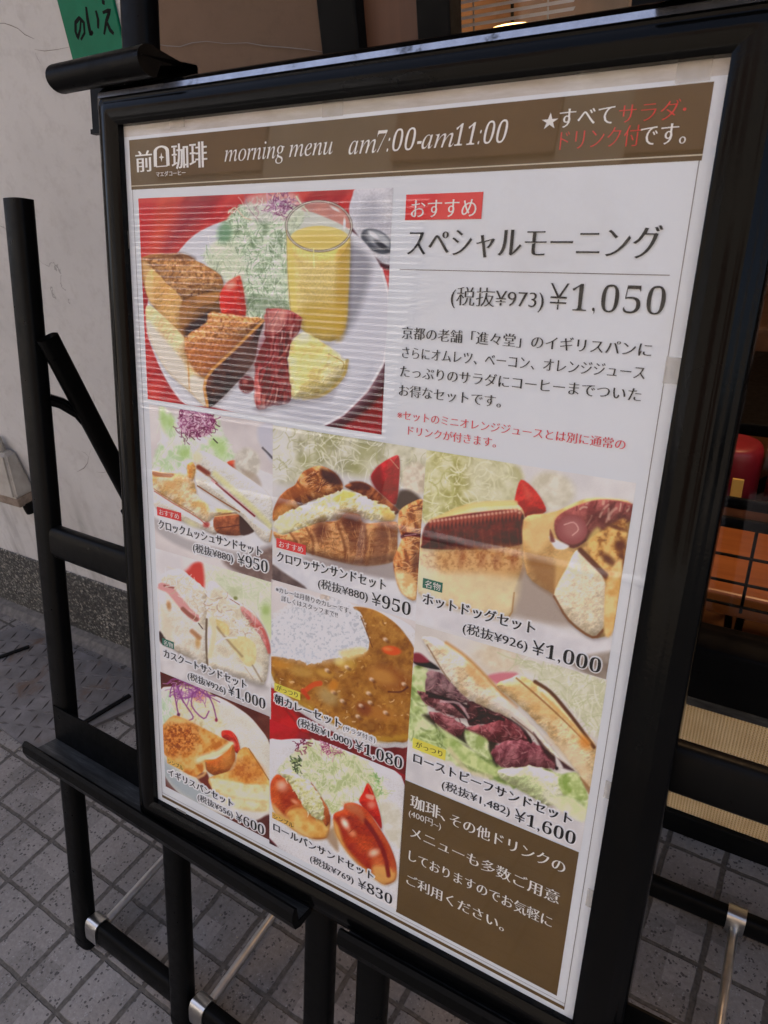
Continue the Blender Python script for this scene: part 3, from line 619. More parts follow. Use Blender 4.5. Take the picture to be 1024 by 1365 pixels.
# the eight sets
SETS = [
 ('おすすめ', 'bred', 'white', ((210, 675.2), (242.2, 683.5), (242.2, 694.8), (210, 686.6)), (213, 678.3), (239.5, 692.2), 'クロックムッシュサンドセット', (211.8, 692), (349.7, 742), '(税抜¥880)', (257.8, 724), (311.6, 751), '¥950', (317.3, 737), (357.6, 763.5)),
 ('おすすめ', 'bred', 'white', ((369, 716.8), (408.3, 726.5), (408.3, 739.4), (369, 729.7)), (372.8, 721), (404.8, 736.2), 'クロワッサンサンドセット', (369.6, 734.5), (515, 787.7), '(税抜¥880)', (424.8, 771.2), (490.8, 802.8), '¥950', (496.4, 790.3), (547.7, 819.3)),
 ('名物', 'bgreen', 'white', ((564.4, 769.7), (590.6, 776.9), (590, 790), (563.8, 783.1)), (567.5, 772.8), (587.5, 787.3), 'ホットドッグセット', (564.4, 790), (713.4, 844.7), '(税抜¥926)', (618, 830), (703, 869), '¥1,000', (711, 854), (800, 898.8)),
 ('名物', 'bgreen', 'white', ((217, 850.4), (232.5, 855.7), (232.5, 865), (216.7, 859.7)), (218.7, 852.9), (231.3, 863.1), 'カスクートサンドセット', (218.5, 865), (329.7, 918.6), '(税抜¥926)', (250.6, 895.8), (301.6, 925.7), '¥1,000', (304.6, 912.5), (354.3, 946.8)),
 ('がっつり', 'byellow', 'black', ((366.4, 910.7), (401.3, 922), (400.5, 932.3), (366, 921)), (369.2, 912.9), (397.6, 929), '朝カレーセット', (366.4, 925), (455.6, 970.2), '(税抜¥1,000)', (397.6, 955.9), (469.6, 996.9), '¥1,080', (474, 985.6), (536.2, 1026.6)),
 ('がっつり', 'byellow', 'black', ((551.2, 983), (595.1, 999.2), (593.7, 1012.8), (549.8, 997.2)), (555, 987.3), (590, 1008.3), 'ローストビーフサンドセット', (552, 1002.8), (762.2, 1099), '(税抜¥1,482)', (590, 1039), (679.5, 1089.2), '¥1,600', (687.2, 1079.3), (766.5, 1126)),
 ('シンプル', 'borange', 'black', ((222.6, 1008.7), (246.3, 1020.1), (245.4, 1028), (223.5, 1017)), (224.3, 1010.6), (245, 1026.6), 'イギリスパンセット', (224.3, 1024.5), (311.4, 1074.6), '(税抜¥556)', (263.9, 1057.9), (311, 1090.4), '¥600', (314.9, 1081.6), (352.7, 1112.4)),
 ('シンプル', 'borange', 'black', ((363, 1082.8), (393.2, 1095), (392.2, 1103.3), (363.5, 1091)), (365, 1084.6), (392, 1102.6), 'ロールパンサンドセット', (365, 1095.5), (498.4, 1174), '(税抜¥769)', (414, 1139.6), (471.7, 1178.2), '¥830', (477.9, 1170), (523, 1204.8))]
for bt, bm_, bi, bq, b0, b1, nm, n0, n1, tx, t0, t1, pr, p0, p1 in SETS:
    badge(bq, bt, b0, b1, bm_, bi)
    text(nm, n0, n1, 'black', .028, .0, em=13.2, halo=True); text(tx, t0, t1, 'black', .012, .008, em=12, halo=True); text(pr, p0, p1, 'black', .022, .014, em=19, halo=True)
text('(サラダ付き)', (458.3, 967.6), (500.7, 989.7), 'black', .004, .010, em=7.3, halo=True)
text('※カレーは月替りのカレーです。', (368.3, 781.3), (468.5, 818), 'black', .004, .008, em=7.4, halo=True)
text('詳しくはスタッフまで!!', (375.8, 794.2), (450.6, 822.5), 'black', .004, .008, em=7.4, halo=True)
# notice panel
text('珈琲', (548, 1059), (587, 1090.5), 'white', .018, .004, em=17); text('、', (587.5, 1086), (594, 1094.5), 'white')
text('その他ドリンクの', (601, 1082.5), (753, 1165), 'white', .018, .015, em=16)
text('(400円~)', (546, 1079), (588, 1106.5), 'white', .0, .008, em=10)
text('メニューも多数ご用意', (548, 1102.5), (745.5, 1202.5), 'white', .018, .015, em=15.8)
text('しておりますのでお気軽に', (546, 1132.5), (735.5, 1236), 'white', .018, .015, em=15.4)
text('ご利用ください。', (543, 1164), (672, 1241), 'white', .018, .015, em=15.6)

# ---- printed food photographs: each is a fine grid whose vertex colours are painted below
def vnoise(x, y, seed):
    xi, yi = np.floor(x).astype(np.int64), np.floor(y).astype(np.int64); fx, fy = x - xi, y - yi
    fx = fx * fx * (3 - 2 * fx); fy = fy * fy * (3 - 2 * fy)
    def h(a, b):
        n = (a * 374761393 + b * 668265263 + seed * 1442695041) & 0xffffffff
        n = ((n ^ (n >> 13)) * 1274126177) & 0xffffffff; n = n ^ (n >> 16); return (n & 0xffff) / 65535.0
    return (h(xi, yi) * (1 - fx) + h(xi + 1, yi) * fx) * (1 - fy) + (h(xi, yi + 1) * (1 - fx) + h(xi + 1, yi + 1) * fx) * fy
def smooth_poly(p, it=2):
    p = np.array(p, float); a, b, c, d = np.roll(p, 1, 0), p, np.roll(p, -1, 0), np.roll(p, -2, 0); out = []
    for t in (0, .25, .5, .75):                  # centripetal-ish curve through the points
        out.append(b + .42 * t * (c - a) + t * t * (.84 * a - 2.58 * b + 2.16 * c - .42 * d) + t ** 3 * (-.42 * a + 1.58 * b - 1.58 * c + .42 * d))
    return np.stack(out, 1).reshape(-1, 2)
def smooth_line(p):
    p = np.array(p, float)
    if len(p) < 3: return p
    q = np.concatenate([[2 * p[0] - p[1]], p, [2 * p[-1] - p[-2]]]); out = []
    for i in range(1, len(q) - 2):
        a, b, c, d = q[i - 1:i + 3]
        for t in (0, .34, .67): out.append(b + .5 * t * (c - a) + t * t * (a - 2.5 * b + 2 * c - .5 * d) + t ** 3 * (-.5 * a + 1.5 * b - 1.5 * c + .5 * d))
    return np.array(out + [p[-1]])
class Pic:
    def __init__(s, off, scale, quad_, base, step=.00055):
        s.off, s.s = off, scale; s.r = rect(*quad_); u0, v0, u1, v1 = s.r
        s.nx, s.ny = int((u1 - u0) / step) + 2, int((v1 - v0) / step) + 2
        u, v = np.meshgrid(np.linspace(u0, u1, s.nx), np.linspace(v0, v1, s.ny)); s.U, s.W = u, v
        px, py = sheet_px(u, v); s.X, s.Y = (px - off[0]) * scale, (py - off[1]) * scale
        s.C = np.empty(u.shape + (3,)); s.C[:] = base; s.seed = 1
    def bb(s, x0, y0, x1, y1):
        m = (s.X >= x0) & (s.X <= x1) & (s.Y >= y0) & (s.Y <= y1)
        if not m.any(): return None
        r = np.where(m.any(1))[0]; c = np.where(m.any(0))[0]; return slice(r[0], r[-1] + 1), slice(c[0], c[-1] + 1)
    def poly(s, pts, soft=4, rnd=2, jit=0, jsc=20):
        p = smooth_poly(pts, rnd) if rnd else np.array(pts, float)
        M = np.zeros(s.X.shape); pad = soft * 1.5 + jit + 2
        b = s.bb(p[:, 0].min() - pad, p[:, 1].min() - pad, p[:, 0].max() + pad, p[:, 1].max() + pad)
        if b is None: return M
        x, y = s.X[b], s.Y[b]
        if jit:
            s.seed += 1; x = x + (vnoise(x / jsc, y / jsc, s.seed) - .5) * 2 * jit; y = y + (vnoise(x / jsc + 9, y / jsc, s.seed + 50) - .5) * 2 * jit
        ins = np.zeros(x.shape, bool); D = np.full(x.shape, 1e9)
        for i in range(len(p)):
            a, c = p[i], p[(i + 1) % len(p)]; e = c - a
            if abs(e[1]) > 1e-9: ins ^= ((a[1] > y) != (c[1] > y)) & (x < e[0] * (y - a[1]) / e[1] + a[0])
            t = np.clip(((x - a[0]) * e[0] + (y - a[1]) * e[1]) / (e @ e + 1e-9), 0, 1)
            D = np.minimum(D, (x - a[0] - t * e[0]) ** 2 + (y - a[1] - t * e[1]) ** 2)
        D = np.sqrt(D); D = np.where(ins, D, -D); s.lastD = (b, D); t = np.clip(D / soft * .5 + .5, 0, 1); M[b] = t * t * (3 - 2 * t); return M
    def ell(s, cx, cy, rx, ry, rot=0, soft=.15):
        a = math.radians(rot); x, y = s.X - cx, s.Y - cy
        q = np.sqrt(((x * math.cos(a) + y * math.sin(a)) / rx) ** 2 + ((-x * math.sin(a) + y * math.cos(a)) / ry) ** 2)
        t = np.clip((1 - q) / soft * .5 + .5, 0, 1); return t * t * (3 - 2 * t)
    def nz(s, sc, oct=3, ax=1.0, rot=0):
        s.seed += 7; a = math.radians(rot); x = (s.X * math.cos(a) + s.Y * math.sin(a)) / sc; y = (-s.X * math.sin(a) + s.Y * math.cos(a)) / (sc * ax)
        o, am, tot = 0, 1, 0
        for k in range(oct): o = o + am * vnoise(x * 2 ** k + 31 * k, y * 2 ** k + 17 * k, s.seed + k); tot += am; am *= .55
        return o / tot
    def put(s, M, col, op=1.0):
        k = (M * op)[..., None]; s.C = s.C * (1 - k) + np.array(col, float) * k if np.ndim(col) == 1 else s.C * (1 - k) + col * k
    def tex(s, M, cols, sc, op=1.0, lo=.3, hi=.7, **k):
        """paint a mask with colours mixed by noise"""
        t = np.clip((s.nz(sc, **k) - lo) / (hi - lo), 0, 1) * (len(cols) - 1); i = np.minimum(t.astype(int), len(cols) - 2); f = (t - i)[..., None]
        c = np.array(cols, float); s.put(M, c[i] * (1 - f) + c[i + 1] * f, op)
    def fill(s, pts, cols, sc=20, soft=4, rnd=2, op=1.0, jit=0, **k):
        rel = k.pop('rel', .34 if soft <= 6 else 0); bump = k.pop('bump', .11)
        if rel:                                  # the soft shadow the food throws on what lies under it, as the camera that took it saw
            q = np.array(pts, float) + (5, 9); s.put(s.poly(q, 16, rnd), s.C * np.array((.62, .58, .57)), .55)
        M = s.poly(pts, soft, rnd, jit)
        if not M.any(): return M
        b, D = s.lastD
        if np.ndim(cols) == 1: s.put(M, cols, op)
        else: s.tex(M, cols, sc, op, **k)
        if rel:                                  # roundness and grain of the printed food
            q = np.array(pts, float); R = min(.42 * np.min(q.max(0) - q.min(0)), 60)
            h = np.sqrt(np.clip(D / R, 0, 1) * (2 - np.clip(D / R, 0, 1))) * R
            h = h + (s.nz(22, 3)[b] - .5) * R * bump
            gx = np.gradient(h, axis=1) / (np.gradient(s.X[b], axis=1) + 1e-9); gy = np.gradient(h, axis=0) / (np.gradient(s.Y[b], axis=0) - 1e-9)
            lam = .40 * gx + .75 * gy; lam = np.clip(lam / np.sqrt(1 + gx * gx + gy * gy), -1, 1)
            f = 1 + rel * lam + (s.nz(5, 2)[b] - .5) * .12
            sub_ = s.C[b]; kk = M[b][..., None] * op; tint = np.where(f < 1, f ** 1.15, f)[..., None] * np.array((1, 1, 1.)) - np.clip(1 - f, 0, 1)[..., None] * np.array((0, .06, .10))
            s.C[b] = sub_ * (1 - kk) + np.clip(sub_ * tint, 0, 240) * kk
        return M
    def line(s, pts, wd, col, op=1.0, soft=None, mask=None):
        p = smooth_line(pts) if len(pts) < 7 else np.array(pts, float); soft = soft or max(wd * .5, 1.5); pad = wd + soft
        b = s.bb(p[:, 0].min() - pad, p[:, 1].min() - pad, p[:, 0].max() + pad, p[:, 1].max() + pad)
        if b is None: return
        x, y = s.X[b], s.Y[b]; D = np.full(x.shape, 1e9)
        for a, c in zip(p[:-1], p[1:]):
            e = c - a; t = np.clip(((x - a[0]) * e[0] + (y - a[1]) * e[1]) / (e @ e + 1e-9), 0, 1)
            D = np.minimum(D, (x - a[0] - t * e[0]) ** 2 + (y - a[1] - t * e[1]) ** 2)
        k = np.clip((wd / 2 - np.sqrt(D)) / soft + .5, 0, 1) * op
        if mask is not None: k = k * mask[b]
        s.C[b] = s.C[b] * (1 - k[..., None]) + np.array(col, float) * k[..., None]
    def shred(s, M, n, ln, wd, cols, op=.8, seed=1, ang=None, spread=180, curl=1.2):
        """many thin curled strands inside a mask (shredded cabbage)"""
        R = random.Random(seed); ys, xs = np.where(M > .5); clip = M if spread <= 30 else None
        if not len(ys): return
        for _ in range(n):
            i = R.randrange(len(ys)); x, y = s.X[ys[i], xs[i]], s.Y[ys[i], xs[i]]
            a = math.radians((ang if ang is not None else 0) + R.uniform(-spread, spread)); k = R.uniform(-curl, curl) / 5; l_ = ln * R.uniform(.5, 1.3) / 6
            P = [(x, y)]
            for _ in range(6): P.append((P[-1][0] + math.cos(a) * l_, P[-1][1] + math.sin(a) * l_)); a += k
            s.line(P, wd * R.uniform(.6, 1.3), cols[R.randrange(len(cols))], op * R.uniform(.6, 1), mask=clip)
    def done(s, name='food_photograph'):
        for (u, v, B) in HALO:                      # white outline printed round the captions
            u0, v0, u1, v1 = s.r
            if u.max() < u0 or u.min() > u1 or v.max() < v0 or v.min() > v1: continue
            px, py = sheet_px(u, v); P = np.stack([(px - s.off[0]) * s.s, (py - s.off[1]) * s.s], 1); h = 2.1 * s.s
            for a, c in P[B]:
                b = s.bb(min(a[0], c[0]) - h, min(a[1], c[1]) - h, max(a[0], c[0]) + h, max(a[1], c[1]) + h)
                if b is None: continue
                x, y = s.X[b], s.Y[b]; e = c - a; t = np.clip(((x - a[0]) * e[0] + (y - a[1]) * e[1]) / (e @ e + 1e-9), 0, 1)
                D = np.hypot(x - a[0] - t * e[0], y - a[1] - t * e[1]); k = np.clip((h - D) / (h * .5), 0, .92)[..., None]
                s.C[b] = np.maximum(s.C[b], s.C[b] * (1 - k) + np.array((222, 222, 226.)) * k)
        lum = s.C @ np.array((.3, .59, .11)); s.C = s.C + (122 + (lum - 128) * 1.2 - lum)[..., None]; s.C = s.C + (s.C - s.C.mean(-1, keepdims=True)) * .04
        fine = vnoise(s.X * .9, s.Y * .9, 5)[..., None] - .5
        rgb = np.clip(lin(np.clip(s.C + fine * 7, 0, 255)) / WHITE * .78 - .006, .004, .86)
        V = L(s.U.ravel(), s.W.ravel(), .0003); nx, ny = s.nx, s.ny
        i = np.arange(nx * ny).reshape(ny, nx); F = np.stack([i[:-1, :-1], i[:-1, 1:], i[1:, 1:], i[1:, :-1]], -1).reshape(-1, 4)
        V = V - np.array(board.location); me = bpy.data.meshes.new(name); me.vertices.add(len(V)); me.vertices.foreach_set('co', V.ravel())
        me.loops.add(F.size); me.loops.foreach_set('vertex_index', F.ravel().astype(np.int32)); me.polygons.add(len(F))
        me.polygons.foreach_set('loop_start', np.arange(0, F.size, 4, dtype=np.int32)); me.update(calc_edges=True)
        at = me.color_attributes.new('print', 'FLOAT_COLOR', 'POINT'); c4 = np.ones((nx * ny, 4), np.float32); c4[:, :3] = rgb.reshape(-1, 3); at.data.foreach_set('color', c4.ravel())
        me.materials.append(MAT['print']); o = bpy.data.objects.new(name, me); COL.objects.link(o); o.parent = poster; return o
def paint_special():                                   # the large picture: toast, salad, juice, bacon, omelette
    p = Pic((180, 240), 2.844, ((184.2, 263.9), (523.5, 251.3), (509.8, 581.8), (197.6, 530)), (188, 50, 54)); p.seed = 11
    p.tex(np.ones(p.X.shape), [(172, 40, 48), (198, 58, 58), (206, 72, 64)], 160, ax=.35, rot=-50)
    p.put(p.poly([(90, 60), (180, 60), (80, 280), (20, 280)], 40), (214, 98, 66), .55); p.put(p.poly([(205, 60), (300, 50), (250, 160), (150, 250), (110, 260)], 40), (128, 58, 74), .55)
    p.put(p.poly([(10, 60), (70, 60), (50, 290), (10, 290)], 30), (196, 50, 58), .6)
    p.fill([(700, 940), (800, 890), (890, 800), (950, 690), (975, 690), (975, 990), (700, 990)], [(140, 28, 42), (176, 44, 56)], 60, rel=0)
    p.put(p.poly([(690, 945), (790, 890), (890, 790), (960, 640), (980, 640), (975, 760), (905, 850), (800, 930), (730, 960)], 14), (62, 30, 40), .85)
    p.fill([(845, 30), (985, 25), (985, 325), (925, 308), (865, 250), (822, 180), (812, 110), (825, 60)], [(178, 178, 189), (198, 198, 206)], 90, rel=.15, bump=0)
    p.line([(822, 190), (870, 262), (930, 318), (975, 335)], 16, (70, 34, 44), .9); p.put(p.ell(890, 130, 50, 34, -30, .8), (165, 166, 178), .6)
    p.put(p.ell(918, 232, 66, 40, 32, .1), (84, 88, 98)); p.put(p.ell(925, 225, 50, 26, 32, .4), (168, 172, 180)); p.put(p.ell(938, 250, 34, 10, 36, .5), (60, 62, 72)); p.put(p.ell(905, 208, 22, 8, 36, .5), (214, 216, 222))
    plate = [(160, 278), (230, 205), (330, 158), (480, 130), (640, 118), (700, 132), (800, 178), (880, 245), (935, 335), (962, 430), (966, 560), (945, 690), (880, 800), (790, 890), (700, 938), (600, 930), (450, 900), (300, 862), (190, 850), (120, 760), (70, 650), (45, 560), (60, 420)]
    m = p.poly(plate, 4, 1); p.put(m, (196, 197, 206)); p.put(p.poly([(820, 300), (960, 430), (950, 690), (790, 880), (600, 900), (300, 850), (500, 700), (760, 620)], 60), (186, 188, 200), .8)
    p.line(plate[8:16], 9, (214, 214, 222), .8); p.put(p.poly([(560, 870), (790, 850), (900, 700), (880, 800), (700, 930)], 30), (168, 170, 184), .6)
    p.put(p.poly([(800, 250), (895, 300), (885, 400), (830, 540), (780, 600), (760, 560)], 22), (140, 140, 152), .9)
    cab = [(350, 140), (420, 95), (560, 80), (640, 120), (600, 250), (592, 480), (520, 522), (425, 525), (415, 440), (330, 360), (270, 320), (275, 260), (330, 220)]
    m = p.fill(cab, [(136, 156, 126), (180, 196, 170), (206, 216, 198)], 26, 8, jit=8); p.shred(m, 90, 26, 5, [(112, 142, 100), (96, 126, 88)], .6, 77); p.shred(m, 620, 44, 4, [(218, 230, 212), (198, 216, 190), (160, 186, 150), (206, 216, 204), (132, 158, 122)], .8, 2)
    p.put(p.poly([(270, 330), (290, 250), (370, 230), (420, 330), (400, 400), (330, 380)], 22), (206, 210, 186), .55); p.shred(m, 60, 30, 3, [(92, 120, 84)], .6, 9)
    p.put(p.ell(340, 200, 26, 38, 10, .5), (112, 152, 118), .9)
    m2 = p.poly([(430, 60), (600, 48), (640, 110), (580, 150), (470, 160), (420, 120)], 14); p.tex(m2, [(196, 196, 190), (214, 206, 210)], 14, .6)
    p.shred(p.ell(548, 88, 50, 46), 70, 34, 5, [(142, 78, 124), (120, 58, 104), (196, 160, 190)], .85, 3, curl=2.5); p.shred(m2, 40, 46, 3, [(150, 96, 120), (224, 214, 206), (176, 140, 150)], .8, 4, curl=2.5)
    p.line([(355, 125), (380, 105), (412, 140), (440, 150)], 5, (206, 190, 170)); p.line([(612, 62), (632, 92), (655, 118), (662, 130)], 5, (200, 206, 180))
    # back toast
    p.fill([(25, 292), (165, 278), (240, 310), (325, 362), (338, 430), (330, 490), (270, 530), (215, 608), (170, 592), (75, 480), (48, 440), (30, 380)], (150, 100, 58), soft=4, jit=2)
    m = p.fill([(28, 300), (90, 288), (170, 278), (240, 310), (322, 362), (326, 425), (180, 462), (110, 400), (62, 335)], [(126, 82, 48), (176, 124, 74), (208, 162, 108)], 9, 4, jit=3, oct=4, lo=.2, hi=.8); p.put(p.poly([(30, 300), (170, 276), (230, 300), (120, 300)], 10), (88, 54, 36), .6)
    p.fill([(64, 335), (120, 390), (182, 460), (174, 590), (75, 482), (46, 430), (40, 380)], [(196, 146, 82), (216, 172, 106)], 40, 4); p.put(p.poly([(28, 310), (62, 335), (70, 470), (48, 440)], 8), (216, 176, 116), .8)
    p.fill([(180, 460), (330, 425), (332, 490), (270, 525), (215, 608), (178, 592)], [(150, 104, 56), (124, 84, 46)], 40, 4); p.put(p.poly([(190, 560), (290, 500), (270, 560), (215, 612)], 14), (62, 38, 36), .9)
    m = p.fill([(345, 395), (385, 366), (404, 376), (420, 515), (335, 515), (322, 440)], [(206, 44, 36), (220, 72, 54)], 40, 5); p.put(p.ell(362, 400, 22, 16, -30, .7), (236, 160, 140), .8); p.line([(388, 380), (400, 430), (408, 500)], 5, (180, 32, 30), .7)
    p.put(p.poly([(420, 440), (560, 450), (585, 490), (500, 500), (440, 500)], 10), (70, 92, 62), .35)
    # front toast
    p.fill([(40, 492), (70, 482), (195, 605), (212, 690), (268, 750), (275, 860), (205, 800), (120, 720), (58, 600)], [(206, 178, 128), (222, 198, 152)], 50, 4)
    p.put(p.poly([(48, 530), (120, 610), (192, 700), (205, 790), (120, 720), (60, 610)], 10), (204, 198, 190), .9); p.line([(200, 660), (208, 790)], 6, (196, 140, 70), .8); p.put(p.poly([(214, 740), (268, 760), (272, 855), (212, 800)], 8), (206, 200, 190), .9)
    p.fill([(190, 600), (270, 540), (290, 500), (420, 518), (488, 530), (380, 640), (272, 748), (205, 690)], [(140, 86, 48), (184, 124, 72), (210, 162, 108)], 8, 5, jit=3, oct=4, lo=.2, hi=.8); p.put(p.poly([(200, 630), (400, 600), (370, 660), (270, 745), (210, 690)], 24), (184, 96, 42), .45)
    p.fill([(488, 530), (470, 600), (450, 690), (384, 770), (282, 862), (270, 752), (380, 640)], [(60, 36, 36), (98, 60, 50)], 40, 5); p.line([(488, 532), (380, 640), (270, 752), (276, 856)], 11, (206, 148, 76), .9); p.put(p.ell(420, 690, 50, 60, 30, .8), (120, 84, 78), .6)
    p.put(p.ell(425, 776, 30, 32, 0, .2), (110, 30, 36)); p.put(p.ell(418, 765, 10, 9, 0, .8), (196, 120, 110), .8)
    # juice glass
    m = p.fill([(577, 200), (600, 240), (700, 270), (790, 245), (816, 215), (812, 400), (798, 560), (740, 612), (650, 580), (592, 500), (580, 340)], [(194, 170, 96), (204, 184, 114)], 90, 4, bump=.0)
    p.put(p.poly([(578, 250), (600, 260), (612, 500), (590, 480)], 8), (214, 190, 100), .8); p.put(p.poly([(770, 260), (812, 230), (798, 560), (760, 590)], 14), (186, 150, 56), .7); p.put(p.poly([(640, 480), (790, 480), (790, 560), (740, 600), (650, 570)], 22), (190, 158, 60), .7)
    p.put(p.ell(698, 176, 122, 94, 0, .03), (190, 196, 176), .55); p.put(p.ell(700, 224, 112, 50, 0, .06), (212, 192, 110)); p.put(p.ell(700, 230, 80, 26, 0, .6), (200, 178, 90), .6)
    for w_, c_, o_ in ((9, (96, 84, 76), .85), (4, (206, 200, 190), .8)): p.line([(698 + 124 * math.cos(a), 175 + 95 * math.sin(a)) for a in np.linspace(0, 6.3, 50)], w_, c_, o_)
    p.line([(576, 190), (580, 340), (592, 500)], 3, (170, 150, 90), .7); p.put(p.ell(795, 165, 5, 22, 0, .5), (226, 226, 226), .9); p.put(p.ell(760, 110, 22, 5, 30, .5), (222, 222, 222), .8); p.line([(678, 262), (680, 330)], 5, (232, 220, 150), .7)
    # omelette and bacon
    m = p.fill([(582, 640), (620, 588), (660, 585), (725, 625), (780, 668), (804, 700), (788, 748), (720, 812), (640, 830), (588, 818)], [(190, 172, 104), (208, 194, 126), (222, 212, 160)], 46, 5, jit=4, oct=4); p.put(p.poly([(600, 640), (650, 600), (720, 650), (700, 720), (640, 780), (600, 760)], 30), (222, 206, 124), .6); p.line([(806, 684), (790, 745), (720, 812), (640, 830)], 12, (176, 148, 66), .7); p.line([(735, 660), (790, 690), (786, 720)], 5, (150, 120, 60), .6)
    bac = [(495, 495), (560, 490), (632, 520), (622, 575), (580, 650), (592, 830), (520, 855), (460, 862), (455, 700), (492, 600)]
    m = p.fill(bac, [(112, 32, 38), (156, 62, 64), (190, 110, 104)], 24, 4, jit=5, ax=3.0, rot=8); p.shred(m, 60, 70, 7, [(206, 158, 148), (120, 30, 36), (188, 108, 96), (98, 26, 32)], .75, 5, ang=100, spread=22, curl=.7)
    p.put(p.poly([(500, 500), (580, 496), (560, 560), (500, 590)], 14), (206, 150, 140), .6); p.line([(626, 522), (580, 560), (566, 640), (590, 820)], 8, (150, 60, 60), .8); p.put(p.ell(500, 640, 30, 60, 10, .8), (126, 24, 34), .6)
    p.put(p.poly([(455, 860), (600, 830), (720, 815), (760, 790), (740, 840), (600, 860), (470, 880)], 10), (150, 148, 160), .5)
    p.done()['label'] = 'large printed photo of toast, salad, juice, bacon and omelette'

def paint_croque():
    p = Pic((195, 530), 5.461, ((199, 537.7), (363.8, 565.7), (363.5, 772), (208, 735)), (202, 196, 197)); p.seed = 31
    p.tex(np.ones(p.X.shape), [(194, 186, 188), (208, 202, 203)], 200)
    p.fill([(40, 540), (300, 480), (920, 560), (930, 1060), (700, 1120), (480, 1080), (250, 1010), (60, 880)], [(204, 203, 208), (214, 213, 216)], 120, 8)
    p.put(p.poly([(60, 870), (250, 1010), (480, 1085), (700, 1120), (925, 1060), (925, 1110), (700, 1180), (400, 1140), (200, 1060), (70, 960)], 20), (168, 163, 166), .9); p.fill([(560, 1190), (740, 1170), (930, 1090), (930, 1345), (700, 1290)], [(120, 98, 94), (142, 122, 116)], 60, 26)
    p.put(p.poly([(815, 215), (925, 190), (925, 470), (860, 380), (820, 320)], 20), (186, 186, 200), .9); p.line([(850, 366), (885, 400), (920, 440)], 16, (96, 92, 98), .9); p.line([(858, 362), (920, 420)], 5, (190, 190, 198), .8)
    lt = [(105, 80), (150, 85), (200, 140), (300, 110), (500, 130), (560, 250), (640, 420), (600, 490), (430, 390), (330, 480), (200, 530), (70, 540), (60, 420), (110, 300)]
    m = p.fill(lt, [(178, 200, 160), (204, 218, 200), (218, 226, 214)], 60, 20, jit=8); p.shred(m, 170, 90, 7, [(226, 234, 224), (180, 204, 150), (210, 224, 200)], .6, 6, ang=80, spread=60)
    for a in ((130, 160, 26, 80), (180, 175, 26, 50), (545, 370, 40, 70), (280, 405, 40, 40), (490, 330, 30, 40)): p.put(p.ell(*a, -10, .8), (158, 192, 108), .75)
    m = p.poly([(255, 85), (400, 85), (505, 150), (480, 250), (400, 290), (300, 280), (240, 210)], 12); p.tex(m, [(160, 80, 130), (206, 160, 190)], 14, .7); p.shred(m, 150, 50, 7, [(124, 32, 84), (150, 62, 116), (224, 190, 212), (104, 28, 70)], .9, 7, curl=2.5); p.shred(p.poly([(225, 250), (300, 280), (310, 350), (240, 320)], 6), 12, 40, 6, [(110, 40, 80)], .8, 8); p.line([(490, 300), (520, 330)], 8, (60, 50, 50))
    p.fill([(590, 470), (640, 455), (690, 480), (684, 530), (630, 510)], (214, 74, 44), soft=6); p.tex(p.ell(735, 480, 95, 115, 0, .2), [(186, 180, 168), (210, 206, 198)], 36); p.put(p.poly([(690, 520), (800, 560), (840, 640), (760, 600)], 16), (160, 140, 120), .6)
    # left sandwich
    p.fill([(45, 660), (200, 760), (430, 900), (520, 870), (512, 995), (380, 945), (230, 885), (70, 800)], [(206, 196, 184), (222, 214, 204)], 50, 5)
    p.fill([(45, 540), (180, 552), (300, 530), (350, 600), (380, 720), (500, 800), (680, 832), (500, 872), (430, 905), (200, 765), (50, 660)], [(206, 164, 104), (220, 192, 150), (228, 210, 182)], 60, 6, jit=4); p.put(p.poly([(45, 536), (120, 548), (200, 555), (180, 580), (60, 570)], 8), (166, 92, 34), .9); p.put(p.ell(180, 630, 60, 26, 20, .8), (210, 150, 80), .6)
    p.line([(60, 680), (200, 770), (360, 862), (450, 935)], 8, (186, 116, 104)); p.line([(58, 664), (200, 752), (350, 840)], 5, (176, 110, 60), .8); p.put(p.ell(440, 925, 24, 20, 0, .6), (170, 52, 50), .8); p.put(p.ell(330, 915, 60, 18, 25, .8), (212, 210, 160), .7)
    p.fill([(500, 868), (675, 846), (690, 905), (690, 1000), (516, 982)], [(140, 76, 48), (172, 100, 64)], 30, 5); p.line([(512, 950), (600, 940), (690, 925)], 8, (112, 56, 38)); p.line([(500, 866), (676, 846)], 8, (206, 160, 110))
    p.fill([(682, 842), (722, 872), (795, 965), (690, 1000)], (78, 54, 50), soft=8)
    # right sandwich
    p.fill([(350, 520), (400, 520), (600, 715), (790, 880), (920, 965), (905, 1050), (840, 1030), (700, 870), (520, 740), (378, 640)], [(206, 198, 184), (220, 214, 204)], 60, 5); p.line([(375, 642), (520, 735), (682, 832)], 9, (146, 88, 42))
    p.fill([(372, 392), (450, 402), (650, 520), (905, 720), (925, 960), (880, 930), (790, 860), (560, 660), (372, 500)], [(202, 200, 192), (216, 214, 208)], 60, 6); p.line([(500, 555), (640, 680), (760, 790), (900, 930)], 40, (206, 204, 138), .7, soft=26); p.line([(480, 600), (640, 730), (790, 860)], 16, (206, 150, 160), .8)
    p.line([(382, 505), (452, 552)], 34, (136, 60, 38)); p.line([(510, 625), (650, 745), (790, 862)], 12, (130, 32, 42)); p.line([(450, 560), (520, 620)], 7, (170, 110, 70))
    p.fill([(300, 490), (340, 470), (362, 520), (340, 605), (305, 570)], [(196, 130, 60), (214, 166, 96)], 16, 6); p.put(p.ell(375, 430, 30, 46, 10, .7), (216, 196, 160), .8); p.line([(915, 970), (900, 1045)], 12, (190, 140, 80), .7)
    p.done()['label'] = 'printed photo of a toasted ham sandwich'

